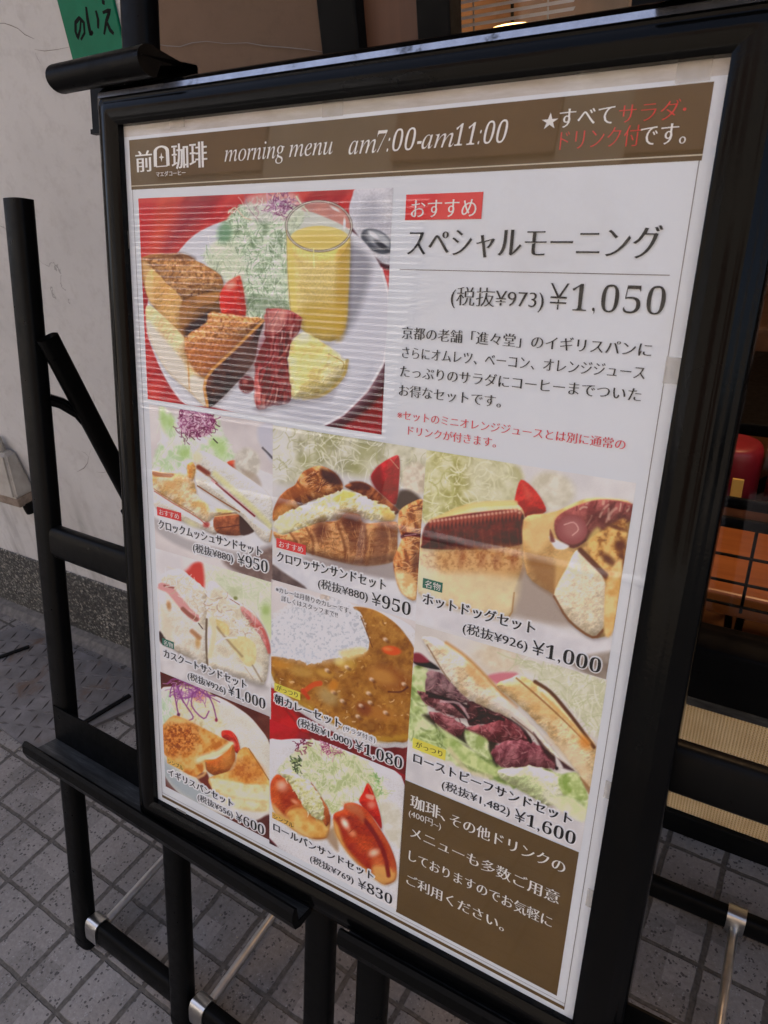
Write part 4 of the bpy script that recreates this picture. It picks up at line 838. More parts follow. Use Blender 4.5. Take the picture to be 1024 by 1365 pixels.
def paint_croissant():
    p = Pic((355, 560), 4.6545, ((363.8, 565.7), (568.2, 599.7), (554, 828), (363.4, 772.3)), (198, 196, 198)); p.seed = 51
    m = p.fill([(30, 0), (1010, 150), (1010, 420), (800, 380), (480, 330), (300, 300), (160, 400), (30, 330)], [(160, 158, 128), (190, 188, 164), (208, 206, 192)], 70, 40); p.put(p.poly([(30, 20), (160, 60), (150, 300), (60, 380), (30, 350)], 40), (212, 211, 208), .8)
    for a in ((345, 180, 34, 70), (420, 100, 60, 50), (620, 200, 70, 60), (560, 300, 60, 40), (250, 250, 50, 40)): p.put(p.ell(*a, 15, .9), (150, 150, 92), .6)
    p.shred(m, 150, 110, 7, [(220, 220, 206), (202, 202, 174), (168, 168, 120), (226, 226, 216)], .65, 12, curl=2.2); p.tex(p.ell(930, 365, 85, 100, 0, .25), [(186, 172, 150), (212, 204, 190)], 40); p.put(p.poly([(830, 440), (900, 440), (960, 500), (850, 560), (800, 540)], 16), (62, 46, 40), .85)
    m = p.fill([(650, 350), (700, 280), (770, 235), (822, 222), (828, 330), (806, 520), (740, 480), (690, 430)], [(150, 30, 38), (190, 50, 56)], 70, 5); p.put(p.poly([(650, 350), (710, 280), (720, 420), (680, 430)], 16), (128, 24, 32), .7); p.line([(770, 240), (822, 300)], 6, (200, 190, 150), .6)
    p.fill([(180, 400), (230, 320), (330, 283), (430, 328), (478, 420), (400, 475), (300, 492), (200, 540), (50, 625), (45, 560), (80, 480), (130, 430)], [(130, 70, 36), (176, 108, 56), (216, 156, 100)], 30, 5, ax=2.6, rot=-35); p.shred(p.poly([(190, 400), (260, 320), (380, 330), (440, 400), (300, 450)], 5), 50, 60, 6, [(222, 176, 130), (104, 50, 34)], .7, 13, ang=-35, spread=25)
    p.put(p.poly([(340, 300), (430, 330), (470, 400), (400, 400), (350, 360)], 18), (62, 28, 28), .85); p.put(p.poly([(180, 420), (280, 430), (180, 480), (70, 560), (110, 470)], 16), (156, 84, 40), .7); p.put(p.poly([(50, 560), (150, 500), (160, 560), (60, 630)], 16), (210, 150, 80), .6)
    p.fill([(488, 410), (560, 380), (640, 400), (760, 500), (825, 565), (770, 590), (650, 520), (560, 450)], [(112, 56, 36), (168, 98, 56)], 26, 6, ax=2, rot=40); p.put(p.poly([(520, 385), (600, 385), (650, 430), (560, 430)], 12), (82, 40, 32), .8)
    m = p.fill([(45, 640), (130, 570), (280, 510), (410, 450), (500, 438), (620, 480), (770, 545), (805, 600), (740, 640), (600, 610), (450, 610), (330, 645), (200, 690), (100, 705)], [(206, 192, 130), (224, 216, 176), (232, 228, 206)], 26, 6, jit=10, oct=4); p.put(p.poly([(410, 490), (480, 440), (560, 460), (480, 510)], 14), (226, 194, 84), .75); p.put(p.poly([(700, 540), (770, 550), (800, 610), (740, 620)], 14), (214, 176, 84), .7); p.shred(m, 40, 60, 10, [(236, 232, 214), (196, 180, 110)], .5, 14, ang=-20, spread=30); p.tex(p.poly([(50, 640), (150, 580), (180, 660), (90, 700)], 20), [(214, 210, 150), (228, 224, 190)], 18, .8)
    m = p.fill([(45, 690), (110, 712), (200, 680), (330, 636), (440, 622), (500, 575), (580, 588), (612, 640), (805, 630), (815, 710), (795, 870), (620, 905), (480, 885), (300, 835), (180, 795), (70, 745)], [(160, 102, 58), (192, 134, 82), (208, 156, 104)], 36, 6, ax=.4)
    for a, o in (((340, 680, 44, 60), .8), ((520, 620, 76, 52), .9), ((740, 690, 60, 60), .75), ((560, 740, 60, 90), .55), ((690, 800, 70, 60), .5)): p.put(p.ell(*a, 10, .9), (92, 42, 34), o)
    for q in ([(440, 640), (470, 720), (490, 800), (490, 880)], [(610, 650), (620, 760), (600, 890)], [(250, 670), (290, 750), (290, 830)], [(150, 700), (190, 760), (200, 800)], [(720, 650), (750, 760), (730, 880)]): p.line(q, 14, (128, 74, 44), .7, soft=12); p.line([(x + 22, y) for x, y in q], 14, (216, 166, 112), .5, soft=14)
    p.shred(m, 150, 46, 4, [(222, 176, 124), (138, 78, 46), (206, 150, 96), (116, 62, 40)], .5, 88, ang=80, spread=28, curl=.6)
    p.put(p.poly([(200, 790), (480, 860), (790, 830), (780, 880), (620, 910), (480, 890), (300, 840)], 22), (112, 72, 54), .7)
    p.fill([(50, 850), (250, 890), (500, 935), (790, 985), (945, 1105), (945, 1260), (500, 1130), (250, 1040), (60, 900)], [(196, 196, 205), (208, 208, 214)], 100, 14); p.put(p.poly([(250, 850), (620, 905), (800, 890), (800, 990), (560, 945), (300, 890)], 20), (150, 138, 138), .8)
    p.fill([(30, 895), (110, 945), (250, 1045), (30, 995)], [(92, 76, 76), (118, 100, 98)], 40, 10)
    m = p.fill([(830, 560), (900, 512), (975, 498), (960, 700), (945, 940), (925, 1115), (840, 1070), (800, 960), (790, 860), (840, 740), (818, 650)], [(146, 80, 44), (196, 126, 70), (216, 160, 104)], 26, 5, ax=2.6, rot=-15); p.shred(m, 60, 80, 7, [(110, 48, 34), (224, 178, 126)], .7, 15, ang=-15, spread=25); p.fill([(806, 930), (870, 940), (930, 1000), (925, 1115), (840, 1070), (805, 980)], [(206, 166, 110), (228, 204, 158)], 30, 12); p.line([(845, 722), (880, 708), (965, 716)], 22, (92, 22, 44), .9); p.line([(860, 716), (930, 708)], 5, (190, 150, 160), .8); p.put(p.ell(930, 880, 26, 60, 10, .8), (80, 38, 34), .6)
    p.done()['label'] = 'printed photo of an egg filled croissant'

def paint_hotdog():
    p = Pic((540, 590), 3.2, ((568.5, 599.5), (847.8, 643.8), (808, 909), (554, 828)), (202, 200, 203)); p.seed = 71
    p.tex(np.ones(p.X.shape), [(194, 192, 196), (208, 206, 208)], 150)
    m = p.fill([(88, 30), (300, 50), (490, 110), (480, 255), (280, 275), (76, 335)], [(162, 158, 92), (192, 190, 140), (206, 204, 172)], 44, 16); p.shred(m, 130, 90, 6, [(218, 218, 178), (176, 176, 106), (228, 228, 204), (196, 194, 140)], .7, 16, curl=2.2); p.put(p.poly([(270, 60), (490, 110), (480, 255), (300, 260)], 40), (204, 202, 184), .55)
    p.tex(p.ell(625, 205, 100, 80, 10, .25), [(190, 184, 164), (210, 206, 194)], 40); p.fill([(468, 248), (495, 158), (560, 208), (602, 292), (515, 318), (482, 275)], [(176, 28, 32), (200, 50, 48)], 60, 4, 1); p.put(p.poly([(500, 170), (540, 220), (520, 240)], 14), (214, 100, 84), .6)
    p.put(p.poly([(500, 520), (640, 640), (720, 780), (460, 740), (440, 700)], 24), (158, 142, 132), .9); p.fill([(40, 690), (300, 735), (560, 770), (760, 830), (880, 830), (870, 930), (700, 920), (300, 830), (40, 760)], [(196, 194, 200), (208, 206, 211)], 90, 14); p.fill([(700, 930), (880, 890), (985, 900), (985, 1030), (800, 1000)], [(132, 118, 108), (158, 146, 136)], 60, 14)
    p.fill([(58, 480), (75, 390), (110, 340), (280, 268), (400, 252), (478, 260), (512, 320), (500, 520), (462, 640), (440, 748), (300, 722), (180, 692), (58, 640)], [(204, 174, 124), (216, 194, 152)], 60, 5, bump=.05); p.put(p.poly([(62, 470), (130, 460), (150, 600), (160, 680), (60, 640)], 20), (216, 208, 184), .8); p.fill([(120, 560), (470, 560), (440, 745), (300, 722), (180, 690)], [(206, 190, 152), (222, 206, 166)], 60, 26, op=.85); p.line([(180, 692), (300, 722), (440, 748), (466, 640)], 7, (160, 110, 60), .6)
    p.line([(110, 340), (280, 270), (470, 258)], 24, (222, 196, 126), .9, soft=10)
    p.fill([(72, 430), (80, 370), (120, 330), (300, 298), (490, 290), (510, 385), (500, 432), (380, 452), (240, 458), (80, 450)], [(86, 28, 32), (118, 44, 44)], 30, 5)
    R = random.Random(5)
    for k in range(24):
        x = 112 + k * 16.5; y0 = 338 - (x - 112) * .125 if x < 480 else 300; p.put(p.ell(x, y0 + 10, 8, 18, 8, .7), (166, 76, 64), .9); p.put(p.ell(x - 3, y0 - 2, 6, 6, 0, .8), (226, 186, 160), .7); p.put(p.ell(x + 8, y0 + 22, 5, 14, 8, .8), (66, 20, 26), .8)
    for k in range(11): x = 100 + 38 * k; p.line([(x, 370), (x + 8, 450)], 6, (150, 84, 70), .35, soft=8)
    for x in (240, 328, 392, 462): p.put(p.ell(x, 496, 13, 36, 6, .7), (122, 50, 36), .9); p.put(p.ell(x - 20, 480, 8, 26, 4, .9), (190, 120, 70), .6); p.put(p.ell(x + 16, 486, 9, 30, 4, .9), (160, 88, 52), .6)
    p.put(p.poly([(150, 468), (495, 446), (488, 570), (330, 560), (160, 540)], 30), (190, 128, 66), .55); p.tex(p.poly([(100, 460), (500, 440), (490, 540), (110, 540)], 20), [(150, 84, 48), (206, 160, 104), (216, 180, 130)], 12, .35)
    p.fill([(505, 330), (600, 302), (650, 290), (760, 242), (850, 236), (970, 262), (945, 420), (925, 600), (890, 795), (800, 832), (700, 762), (640, 652), (520, 560)], [(184, 140, 84), (208, 172, 114)], 50, 5, bump=.06); p.put(p.poly([(520, 340), (640, 300), (620, 420), (560, 480), (520, 440)], 24), (222, 192, 134), .7); p.put(p.poly([(520, 480), (650, 520), (660, 650), (560, 590)], 26), (150, 104, 62), .8)
    p.fill([(640, 330), (700, 282), (830, 242), (970, 262), (960, 332), (880, 362), (800, 400), (720, 450), (650, 405)], [(118, 52, 56), (156, 84, 82)], 40, 5); p.shred(p.poly([(700, 290), (830, 245), (960, 270), (900, 340), (760, 380)], 5), 22, 60, 10, [(206, 176, 156), (98, 40, 44)], .7, 17, ang=-60, spread=25); p.put(p.ell(712, 372, 66, 62, 20, .1), (150, 78, 82)); p.put(p.ell(715, 368, 44, 40, 20, .6), (176, 112, 112), .8); p.line([(680, 350), (720, 340), (740, 370), (715, 395)], 6, (206, 160, 156), .8)
    p.put(p.poly([(615, 400), (660, 420), (700, 440), (680, 455), (640, 450)], 6), (222, 220, 220), .95); p.put(p.poly([(620, 370), (640, 420), (620, 420)], 6), (104, 32, 36), .8); p.put(p.poly([(780, 410), (820, 360), (850, 400), (800, 450)], 12), (214, 192, 108), .8)
    p.tex(p.poly([(780, 440), (860, 360), (945, 330), (930, 520), (850, 590)], 10), [(150, 92, 46), (206, 156, 84), (222, 184, 112)], 26, .9); [p.put(p.ell(*a, .7), (96, 44, 30), .8) for a in ((870, 500, 40, 16, 40), (920, 440, 26, 20, 30), (900, 360, 40, 9, 20), (925, 500, 14, 30, 0))]
    p.fill([(692, 530), (740, 455), (825, 540), (858, 620), (855, 765), (800, 828), (700, 755), (635, 652)], [(206, 190, 160), (224, 212, 188)], 24, 5, oct=4); p.line([(748, 458), (800, 510), (860, 570)], 22, (94, 46, 32), .9, soft=8); p.line([(636, 655), (700, 758), (800, 830), (845, 800)], 10, (120, 72, 40), .85); p.line([(858, 620), (856, 765)], 9, (206, 150, 80), .8); p.put(p.poly([(650, 480), (700, 470), (690, 530), (660, 580), (640, 620)], 12), (206, 166, 104), .8); p.fill([(862, 580), (928, 500), (890, 795), (850, 810)], [(206, 156, 84), (224, 192, 132)], 40, 8)
    p.done()['label'] = 'printed photo of two hot dog rolls'

def paint_casse():
    p = Pic((200, 720), 5.689, ((208, 735), (363.5, 771.5), (360.8, 955.7), (214, 894)), (212, 209, 212)); p.seed = 91
    p.tex(np.ones(p.X.shape), [(202, 198, 202), (216, 213, 216)], 200)
    m = p.fill([(420, 170), (930, 270), (930, 620), (800, 560), (620, 430), (430, 330)], [(196, 202, 176), (212, 214, 200)], 60, 40); p.shred(m, 90, 110, 9, [(222, 224, 210), (186, 196, 160), (206, 214, 190)], .5, 18); p.put(p.ell(880, 535, 36, 46, 0, .9), (150, 180, 92), .8); p.put(p.ell(640, 400, 40, 40, 0, .9), (170, 180, 130), .6); p.put(p.poly([(840, 580), (930, 590), (930, 760), (890, 700)], 20), (190, 206, 150), .8)
    p.put(p.poly([(262, 240), (330, 175), (400, 180), (412, 360), (340, 325)], 18), (206, 70, 62)); p.put(p.poly([(250, 130), (330, 120), (300, 210), (260, 230)], 26), (226, 206, 206), .8)
    p.fill([(78, 690), (250, 830), (230, 880), (85, 780)], (66, 46, 44), soft=10); p.fill([(80, 800), (300, 870), (430, 960), (880, 1090), (915, 1120), (915, 1345), (500, 1180), (80, 1000)], [(186, 181, 183), (206, 203, 206)], 120, 20)
    p.fill([(70, 300), (130, 240), (230, 220), (340, 300), (430, 390), (440, 560), (432, 945), (300, 890), (190, 830), (85, 690), (70, 500)], [(204, 194, 176), (216, 209, 196), (222, 217, 208)], 70, 6, jit=3, bump=.03)
    p.fill([(440, 340), (500, 318), (620, 430), (780, 540), (880, 700), (908, 860), (865, 1095), (720, 1060), (560, 1010), (432, 945), (430, 560)], [(202, 192, 170), (214, 206, 188), (221, 215, 202)], 70, 6, jit=3, bump=.03)
    p.line([(90, 350), (150, 375), (215, 450), (290, 540), (350, 590)], 60, (206, 146, 146), .95, soft=14); p.line([(110, 345), (180, 360)], 14, (140, 60, 50), .7); p.line([(250, 520), (300, 565), (355, 600)], 30, (146, 84, 70), .85, soft=12); p.put(p.ell(145, 495, 16, 34, -10, .7), (176, 120, 70), .8); p.line([(320, 690), (375, 740)], 34, (166, 110, 70), .8, soft=18); p.put(p.ell(365, 780, 18, 34, 0, .8), (190, 140, 70), .7); p.line([(370, 630), (400, 670)], 8, (80, 56, 50), .8)
    p.fill([(690, 500), (760, 540), (850, 640), (908, 790), (905, 860), (850, 750), (780, 650), (705, 560)], [(196, 112, 112), (214, 152, 148)], 40, 6); p.line([(770, 640), (850, 670), (890, 760), (905, 850)], 24, (196, 86, 80), .7, soft=14); p.put(p.ell(650, 440, 16, 14, 0, .6), (110, 120, 50), .8); p.line([(600, 440), (680, 490)], 6, (130, 70, 60), .8)
    m1 = p.poly([(80, 290), (230, 225), (430, 400), (420, 600), (300, 520), (200, 380)], 10); p.shred(m1, 110, 60, 8, [(228, 225, 218), (206, 198, 178), (236, 234, 230), (190, 176, 150)], .7, 19, curl=1.8); m2 = p.poly([(440, 440), (600, 430), (800, 640), (830, 740), (600, 700), (450, 560)], 10); p.shred(m2, 110, 60, 8, [(228, 225, 218), (206, 196, 172), (236, 234, 230), (176, 150, 130)], .7, 20, curl=1.8)
    p.fill([(590, 760), (640, 735), (720, 730), (800, 790), (806, 900), (780, 950), (720, 940)], [(206, 194, 140), (222, 212, 166)], 50, 8); p.fill([(500, 600), (590, 640), (600, 720), (520, 690)], [(196, 176, 110), (216, 200, 146)], 40, 12); p.line([(510, 660), (600, 770), (700, 880)], 16, (140, 112, 80), .6, soft=14)
    p.line([(432, 600), (428, 760), (436, 945)], 16, (104, 84, 64), .9, soft=9); p.line([(470, 600), (490, 700), (455, 880)], 36, (206, 198, 160), .8, soft=16); p.line([(500, 790), (560, 745), (660, 740)], 14, (230, 226, 214), .8); p.line([(780, 950), (850, 1070)], 14, (140, 122, 98), .6); p.line([(720, 960), (790, 1060)], 8, (170, 150, 120), .5); p.put(p.poly([(80, 480), (160, 620), (170, 780), (90, 690)], 24), (206, 196, 176), .8); p.put(p.poly([(350, 1000), (450, 960), (860, 1095), (870, 1130), (600, 1060)], 20), (164, 158, 156), .6)
    p.done()['label'] = 'printed photo of a ham baguette sandwich cut in two'

def paint_curry():
    p = Pic((350, 760), 4.876, ((363, 772.3), (554, 828), (541.3, 1036), (360.3, 956)), (204, 198, 199)); p.seed = 111
    p.fill([(30, 760), (300, 900), (600, 1060), (960, 1130), (960, 1380), (30, 1000)], [(116, 20, 38), (140, 30, 48)], 70, 8); p.fill([(30, 760), (120, 830), (240, 960), (300, 1060), (40, 980)], [(176, 22, 34), (204, 40, 46)], 90, 16); p.line([(150, 900), (230, 1000), (250, 1060)], 14, (130, 14, 28), .6, soft=16)
    p.fill([(40, 600), (70, 400), (300, 230), (600, 230), (800, 280), (1000, 400), (1000, 700), (960, 1120), (860, 1150), (740, 1150), (480, 1060), (240, 920), (110, 810), (40, 700)], [(206, 204, 208), (216, 214, 216)], 100, 6, rel=.16, bump=0)
    m = p.fill([(40, 560), (320, 590), (650, 540), (690, 480), (640, 320), (590, 240), (700, 250), (790, 290), (890, 370), (990, 520), (985, 700), (955, 1085), (860, 1112), (760, 1105), (500, 1012), (250, 872), (110, 765), (55, 655)], [(126, 78, 28), (164, 110, 44), (184, 134, 62)], 60, 6, oct=4, rel=.2, bump=.05)
    p.tex(m, [(150, 96, 36), (176, 124, 54)], 24, .5); p.put(p.poly([(60, 650), (150, 770), (300, 870), (520, 990), (760, 1080), (950, 1060), (955, 1095), (760, 1115), (500, 1020), (250, 880), (100, 760)], 16), (186, 146, 50), .7)
    p.shred(m, 70, 18, 9, [(214, 184, 140), (206, 160, 84), (226, 206, 180)], .6, 21); p.shred(m, 60, 30, 12, [(120, 70, 26), (140, 86, 34)], .5, 22)
    for a, c in (((250, 660, 80, 34, 15), (186, 144, 70)), ((830, 700, 130, 70, 20), (146, 84, 36)), ((780, 690, 90, 46, 20), (190, 136, 66)), ((400, 670, 60, 26, 20), (196, 150, 66)), ((760, 930, 90, 46, 10), (176, 116, 50)), ((660, 900, 50, 40, 30), (136, 70, 36)), ((430, 820, 70, 50, 30), (176, 150, 100)), ((120, 610, 60, 26, 10), (196, 136, 50)), ((560, 610, 50, 46, 0), (196, 156, 70)), ((500, 590, 34, 30, 0), (216, 196, 110))): p.put(p.ell(*a, .6), c, .85)
    for x, y in ((710, 710), (640, 880), (620, 950), (690, 800), (800, 450), (920, 740), (550, 630), (460, 790), (520, 850), (700, 860), (420, 650), (800, 925)): p.put(p.ell(x, y, 17, 12, 30, .6), (226, 204, 190), .75); p.put(p.ell(x + 14, y + 12, 16, 10, 30, .7), (96, 50, 26), .5)
    p.line([(820, 790), (900, 790), (945, 760)], 12, (92, 44, 24), .7); p.put(p.ell(840, 522, 62, 30, 8, .25), (216, 88, 34)); p.put(p.ell(815, 512, 30, 12, 8, .7), (234, 140, 80), .7); p.line([(270, 790), (330, 745), (375, 735)], 34, (208, 84, 34), .95, soft=10); p.line([(262, 780), (300, 830)], 24, (200, 70, 30), .9, soft=9); p.put(p.ell(460, 750, 30, 40, 30, .6), (206, 130, 40), .7)
    rice = [(45, 330), (120, 250), (300, 190), (400, 165), (520, 190), (600, 240), (650, 310), (704, 470), (640, 540), (560, 560), (450, 570), (330, 612), (220, 580), (60, 545), (40, 450)]
    m = p.fill(rice, [(184, 187, 196), (216, 218, 224), (232, 234, 238)], 13, 7, jit=12, oct=2); p.put(p.poly([(60, 470), (330, 520), (640, 480), (640, 545), (330, 610), (60, 545)], 40), (196, 200, 212), .5); p.shred(m, 160, 15, 11, [(232, 233, 237), (204, 206, 214), (190, 193, 203)], .55, 23); p.put(p.poly([(500, 530), (640, 500), (680, 530), (560, 580)], 18), (216, 196, 130), .8); p.line([(640, 300), (700, 460), (715, 500)], 8, (110, 64, 30), .7)
    p.put(p.poly([(40, 40), (600, 220), (420, 160), (200, 230), (50, 330)], 30), (204, 198, 199), .75); p.put(p.poly([(380, 160), (440, 160), (430, 200), (380, 200)], 10), (150, 110, 70), .3)
    p.done()['label'] = 'printed photo of rice with brown curry'

def paint_beef():
    p = Pic((530, 840), 3.531, ((554, 828), (807.5, 909), (775, 1137.4), (541.3, 1035.4)), (206, 201, 198)); p.seed = 131
    p.tex(np.ones(p.X.shape), [(198, 192, 188), (210, 206, 203)], 150); p.tex(p.ell(470, 130, 110, 70, 20, .6), [(200, 182, 150), (216, 204, 182)], 40, .8)
    m = p.fill([(560, 140), (990, 250), (950, 500), (880, 430), (780, 330), (660, 220)], [(190, 190, 160), (208, 206, 188)], 40, 20); p.shred(m, 150, 90, 6, [(222, 220, 206), (182, 186, 140), (200, 200, 170)], .6, 24); p.put(p.poly([(425, 215), (500, 198), (565, 205), (480, 255)], 10), (206, 124, 136))
    p.fill([(40, 480), (100, 600), (300, 650), (560, 740), (760, 860), (880, 900), (870, 1060), (500, 900), (40, 700)], [(192, 190, 194), (206, 204, 207)], 90, 14)
    p.fill([(70, 190), (140, 175), (160, 280), (140, 400), (250, 500), (440, 600), (500, 640), (640, 640), (770, 680), (890, 780), (880, 870), (700, 800), (540, 740), (300, 640), (100, 560), (45, 470)], [(126, 148, 84), (170, 188, 122), (202, 210, 166)], 50, 8, jit=6); p.shred(p.poly([(60, 220), (150, 400), (430, 600), (300, 620), (60, 480)], 10), 50, 70, 8, [(206, 216, 170), (112, 136, 70)], .6, 25, ang=55, spread=40)
    p.fill([(75, 145), (140, 140), (200, 185), (100, 165)], (40, 26, 30), soft=6); p.fill([(76, 110), (110, 110), (150, 150), (80, 150)], (140, 50, 66), soft=8)
    p.fill([(120, 400), (220, 410), (340, 470), (460, 500), (470, 640), (430, 600), (250, 500)], (52, 48, 34), soft=12, op=.9)
    for pts, c in (([(138, 200), (180, 190), (240, 230), (345, 345), (260, 330), (140, 295)], [(92, 62, 70), (140, 108, 112)]), ([(95, 285), (150, 300), (300, 345), (345, 415), (250, 405), (140, 350)], [(96, 52, 58), (158, 108, 112)]), ([(330, 340), (400, 345), (500, 395), (500, 425), (340, 445)], [(52, 30, 36), (96, 56, 60)]), ([(150, 380), (230, 400), (318, 455), (270, 502), (190, 450)], [(104, 54, 60), (158, 96, 102)]), ([(330, 452), (440, 440), (520, 403), (600, 470), (628, 525), (520, 530), (430, 525), (350, 485)], [(104, 46, 54), (160, 92, 98)]), ([(442, 565), (520, 520), (600, 518), (710, 562), (755, 650), (620, 640), (490, 645)], [(112, 58, 68), (166, 104, 112)])):
        m = p.fill(pts, c, 24, 5, 1, jit=6, oct=4, ax=1.8, rot=20); p.shred(m, 26, 40, 5, [(178, 122, 126), (84, 40, 48), (196, 150, 150)], .5, len(pts) + 26, ang=25, spread=40)
    for q in ([(150, 310), (240, 330), (330, 410)], [(510, 405), (580, 450), (628, 525)], [(700, 570), (745, 600), (750, 650)], [(140, 295), (250, 330), (330, 360)], [(340, 430), (420, 400), (500, 420)]): p.line(q, 15, (48, 26, 32), .9, soft=7)
    p.line([(205, 335), (290, 345), (335, 410)], 11, (196, 172, 176), .7); p.put(p.poly([(180, 440), (210, 460), (330, 540), (230, 500)], 8), (190, 206, 146), .9); p.fill([(320, 470), (420, 510), (430, 560), (445, 610), (380, 580), (330, 540)], [(150, 170, 100), (206, 214, 170)], 30, 8); p.fill([(215, 530), (260, 510), (400, 610), (470, 650), (460, 690), (300, 620)], [(150, 176, 96), (196, 206, 146)], 40, 8); p.line([(245, 560), (330, 660), (440, 690)], 22, (206, 196, 160), .7, soft=14)
    m = p.fill([(470, 655), (560, 645), (640, 638), (760, 690), (780, 790), (700, 825), (560, 735), (490, 700)], [(186, 198, 146), (206, 212, 170), (216, 218, 190)], 50, 6, jit=6); p.line([(640, 645), (690, 720), (760, 800)], 7, (222, 224, 200), .7); p.fill([(760, 690), (850, 670), (895, 770), (880, 800), (780, 770)], [(140, 166, 84), (196, 206, 150)], 36, 8); p.fill([(700, 790), (800, 780), (890, 840), (870, 900), (760, 840)], [(200, 208, 160), (214, 216, 186)], 40, 12)
    # bread
    p.fill([(118, 40), (160, 32), (230, 60), (330, 130), (480, 290), (620, 430), (770, 610), (850, 665), (740, 600), (640, 500), (540, 420), (330, 320), (215, 195)], [(206, 182, 146), (222, 206, 178), (228, 216, 196)], 50, 5, jit=3); p.line([(230, 60), (340, 140), (480, 285), (560, 360)], 16, (198, 142, 78), .8, soft=14); p.line([(140, 70), (215, 195), (250, 240)], 7, (140, 108, 80), .7); p.put(p.poly([(330, 150), (440, 260), (400, 270), (330, 200)], 16), (206, 150, 84), .55); p.put(p.poly([(440, 330), (560, 350), (700, 540), (640, 500), (540, 420)], 20), (206, 200, 196), .7); p.line([(540, 410), (640, 490), (720, 580)], 8, (112, 80, 70), .6)
    p.fill([(468, 262), (520, 230), (580, 215), (680, 262), (770, 340), (840, 435), (935, 550), (905, 745), (840, 655), (700, 480), (580, 360)], [(204, 168, 116), (220, 194, 150), (226, 206, 170)], 46, 5, jit=3); p.put(p.poly([(500, 260), (620, 260), (760, 400), (700, 420), (600, 340)], 26), (214, 170, 104), .6)
    p.line([(648, 242), (720, 290), (790, 370), (845, 440), (925, 550)], 17, (92, 54, 34), .9, soft=8); p.line([(560, 225), (660, 310), (780, 420), (900, 540)], 9, (150, 96, 50), .7); p.line([(680, 300), (800, 420), (900, 530)], 16, (214, 166, 98), .8, soft=12); p.put(p.ell(880, 530, 36, 24, 50, .8), (206, 128, 50), .8); p.put(p.poly([(700, 500), (840, 560), (900, 640), (905, 740), (830, 640)], 24), (214, 194, 160), .7); p.fill([(640, 480), (700, 560), (780, 620), (830, 660), (760, 640), (700, 590)], (66, 34, 40), soft=8, op=.9); p.put(p.poly([(745, 590), (780, 645), (750, 640)], 6), (214, 208, 206), .9); p.put(p.poly([(860, 690), (905, 740), (900, 770)], 6), (150, 100, 60), .7)
    p.done()['label'] = 'printed photo of a roast beef sandwich'

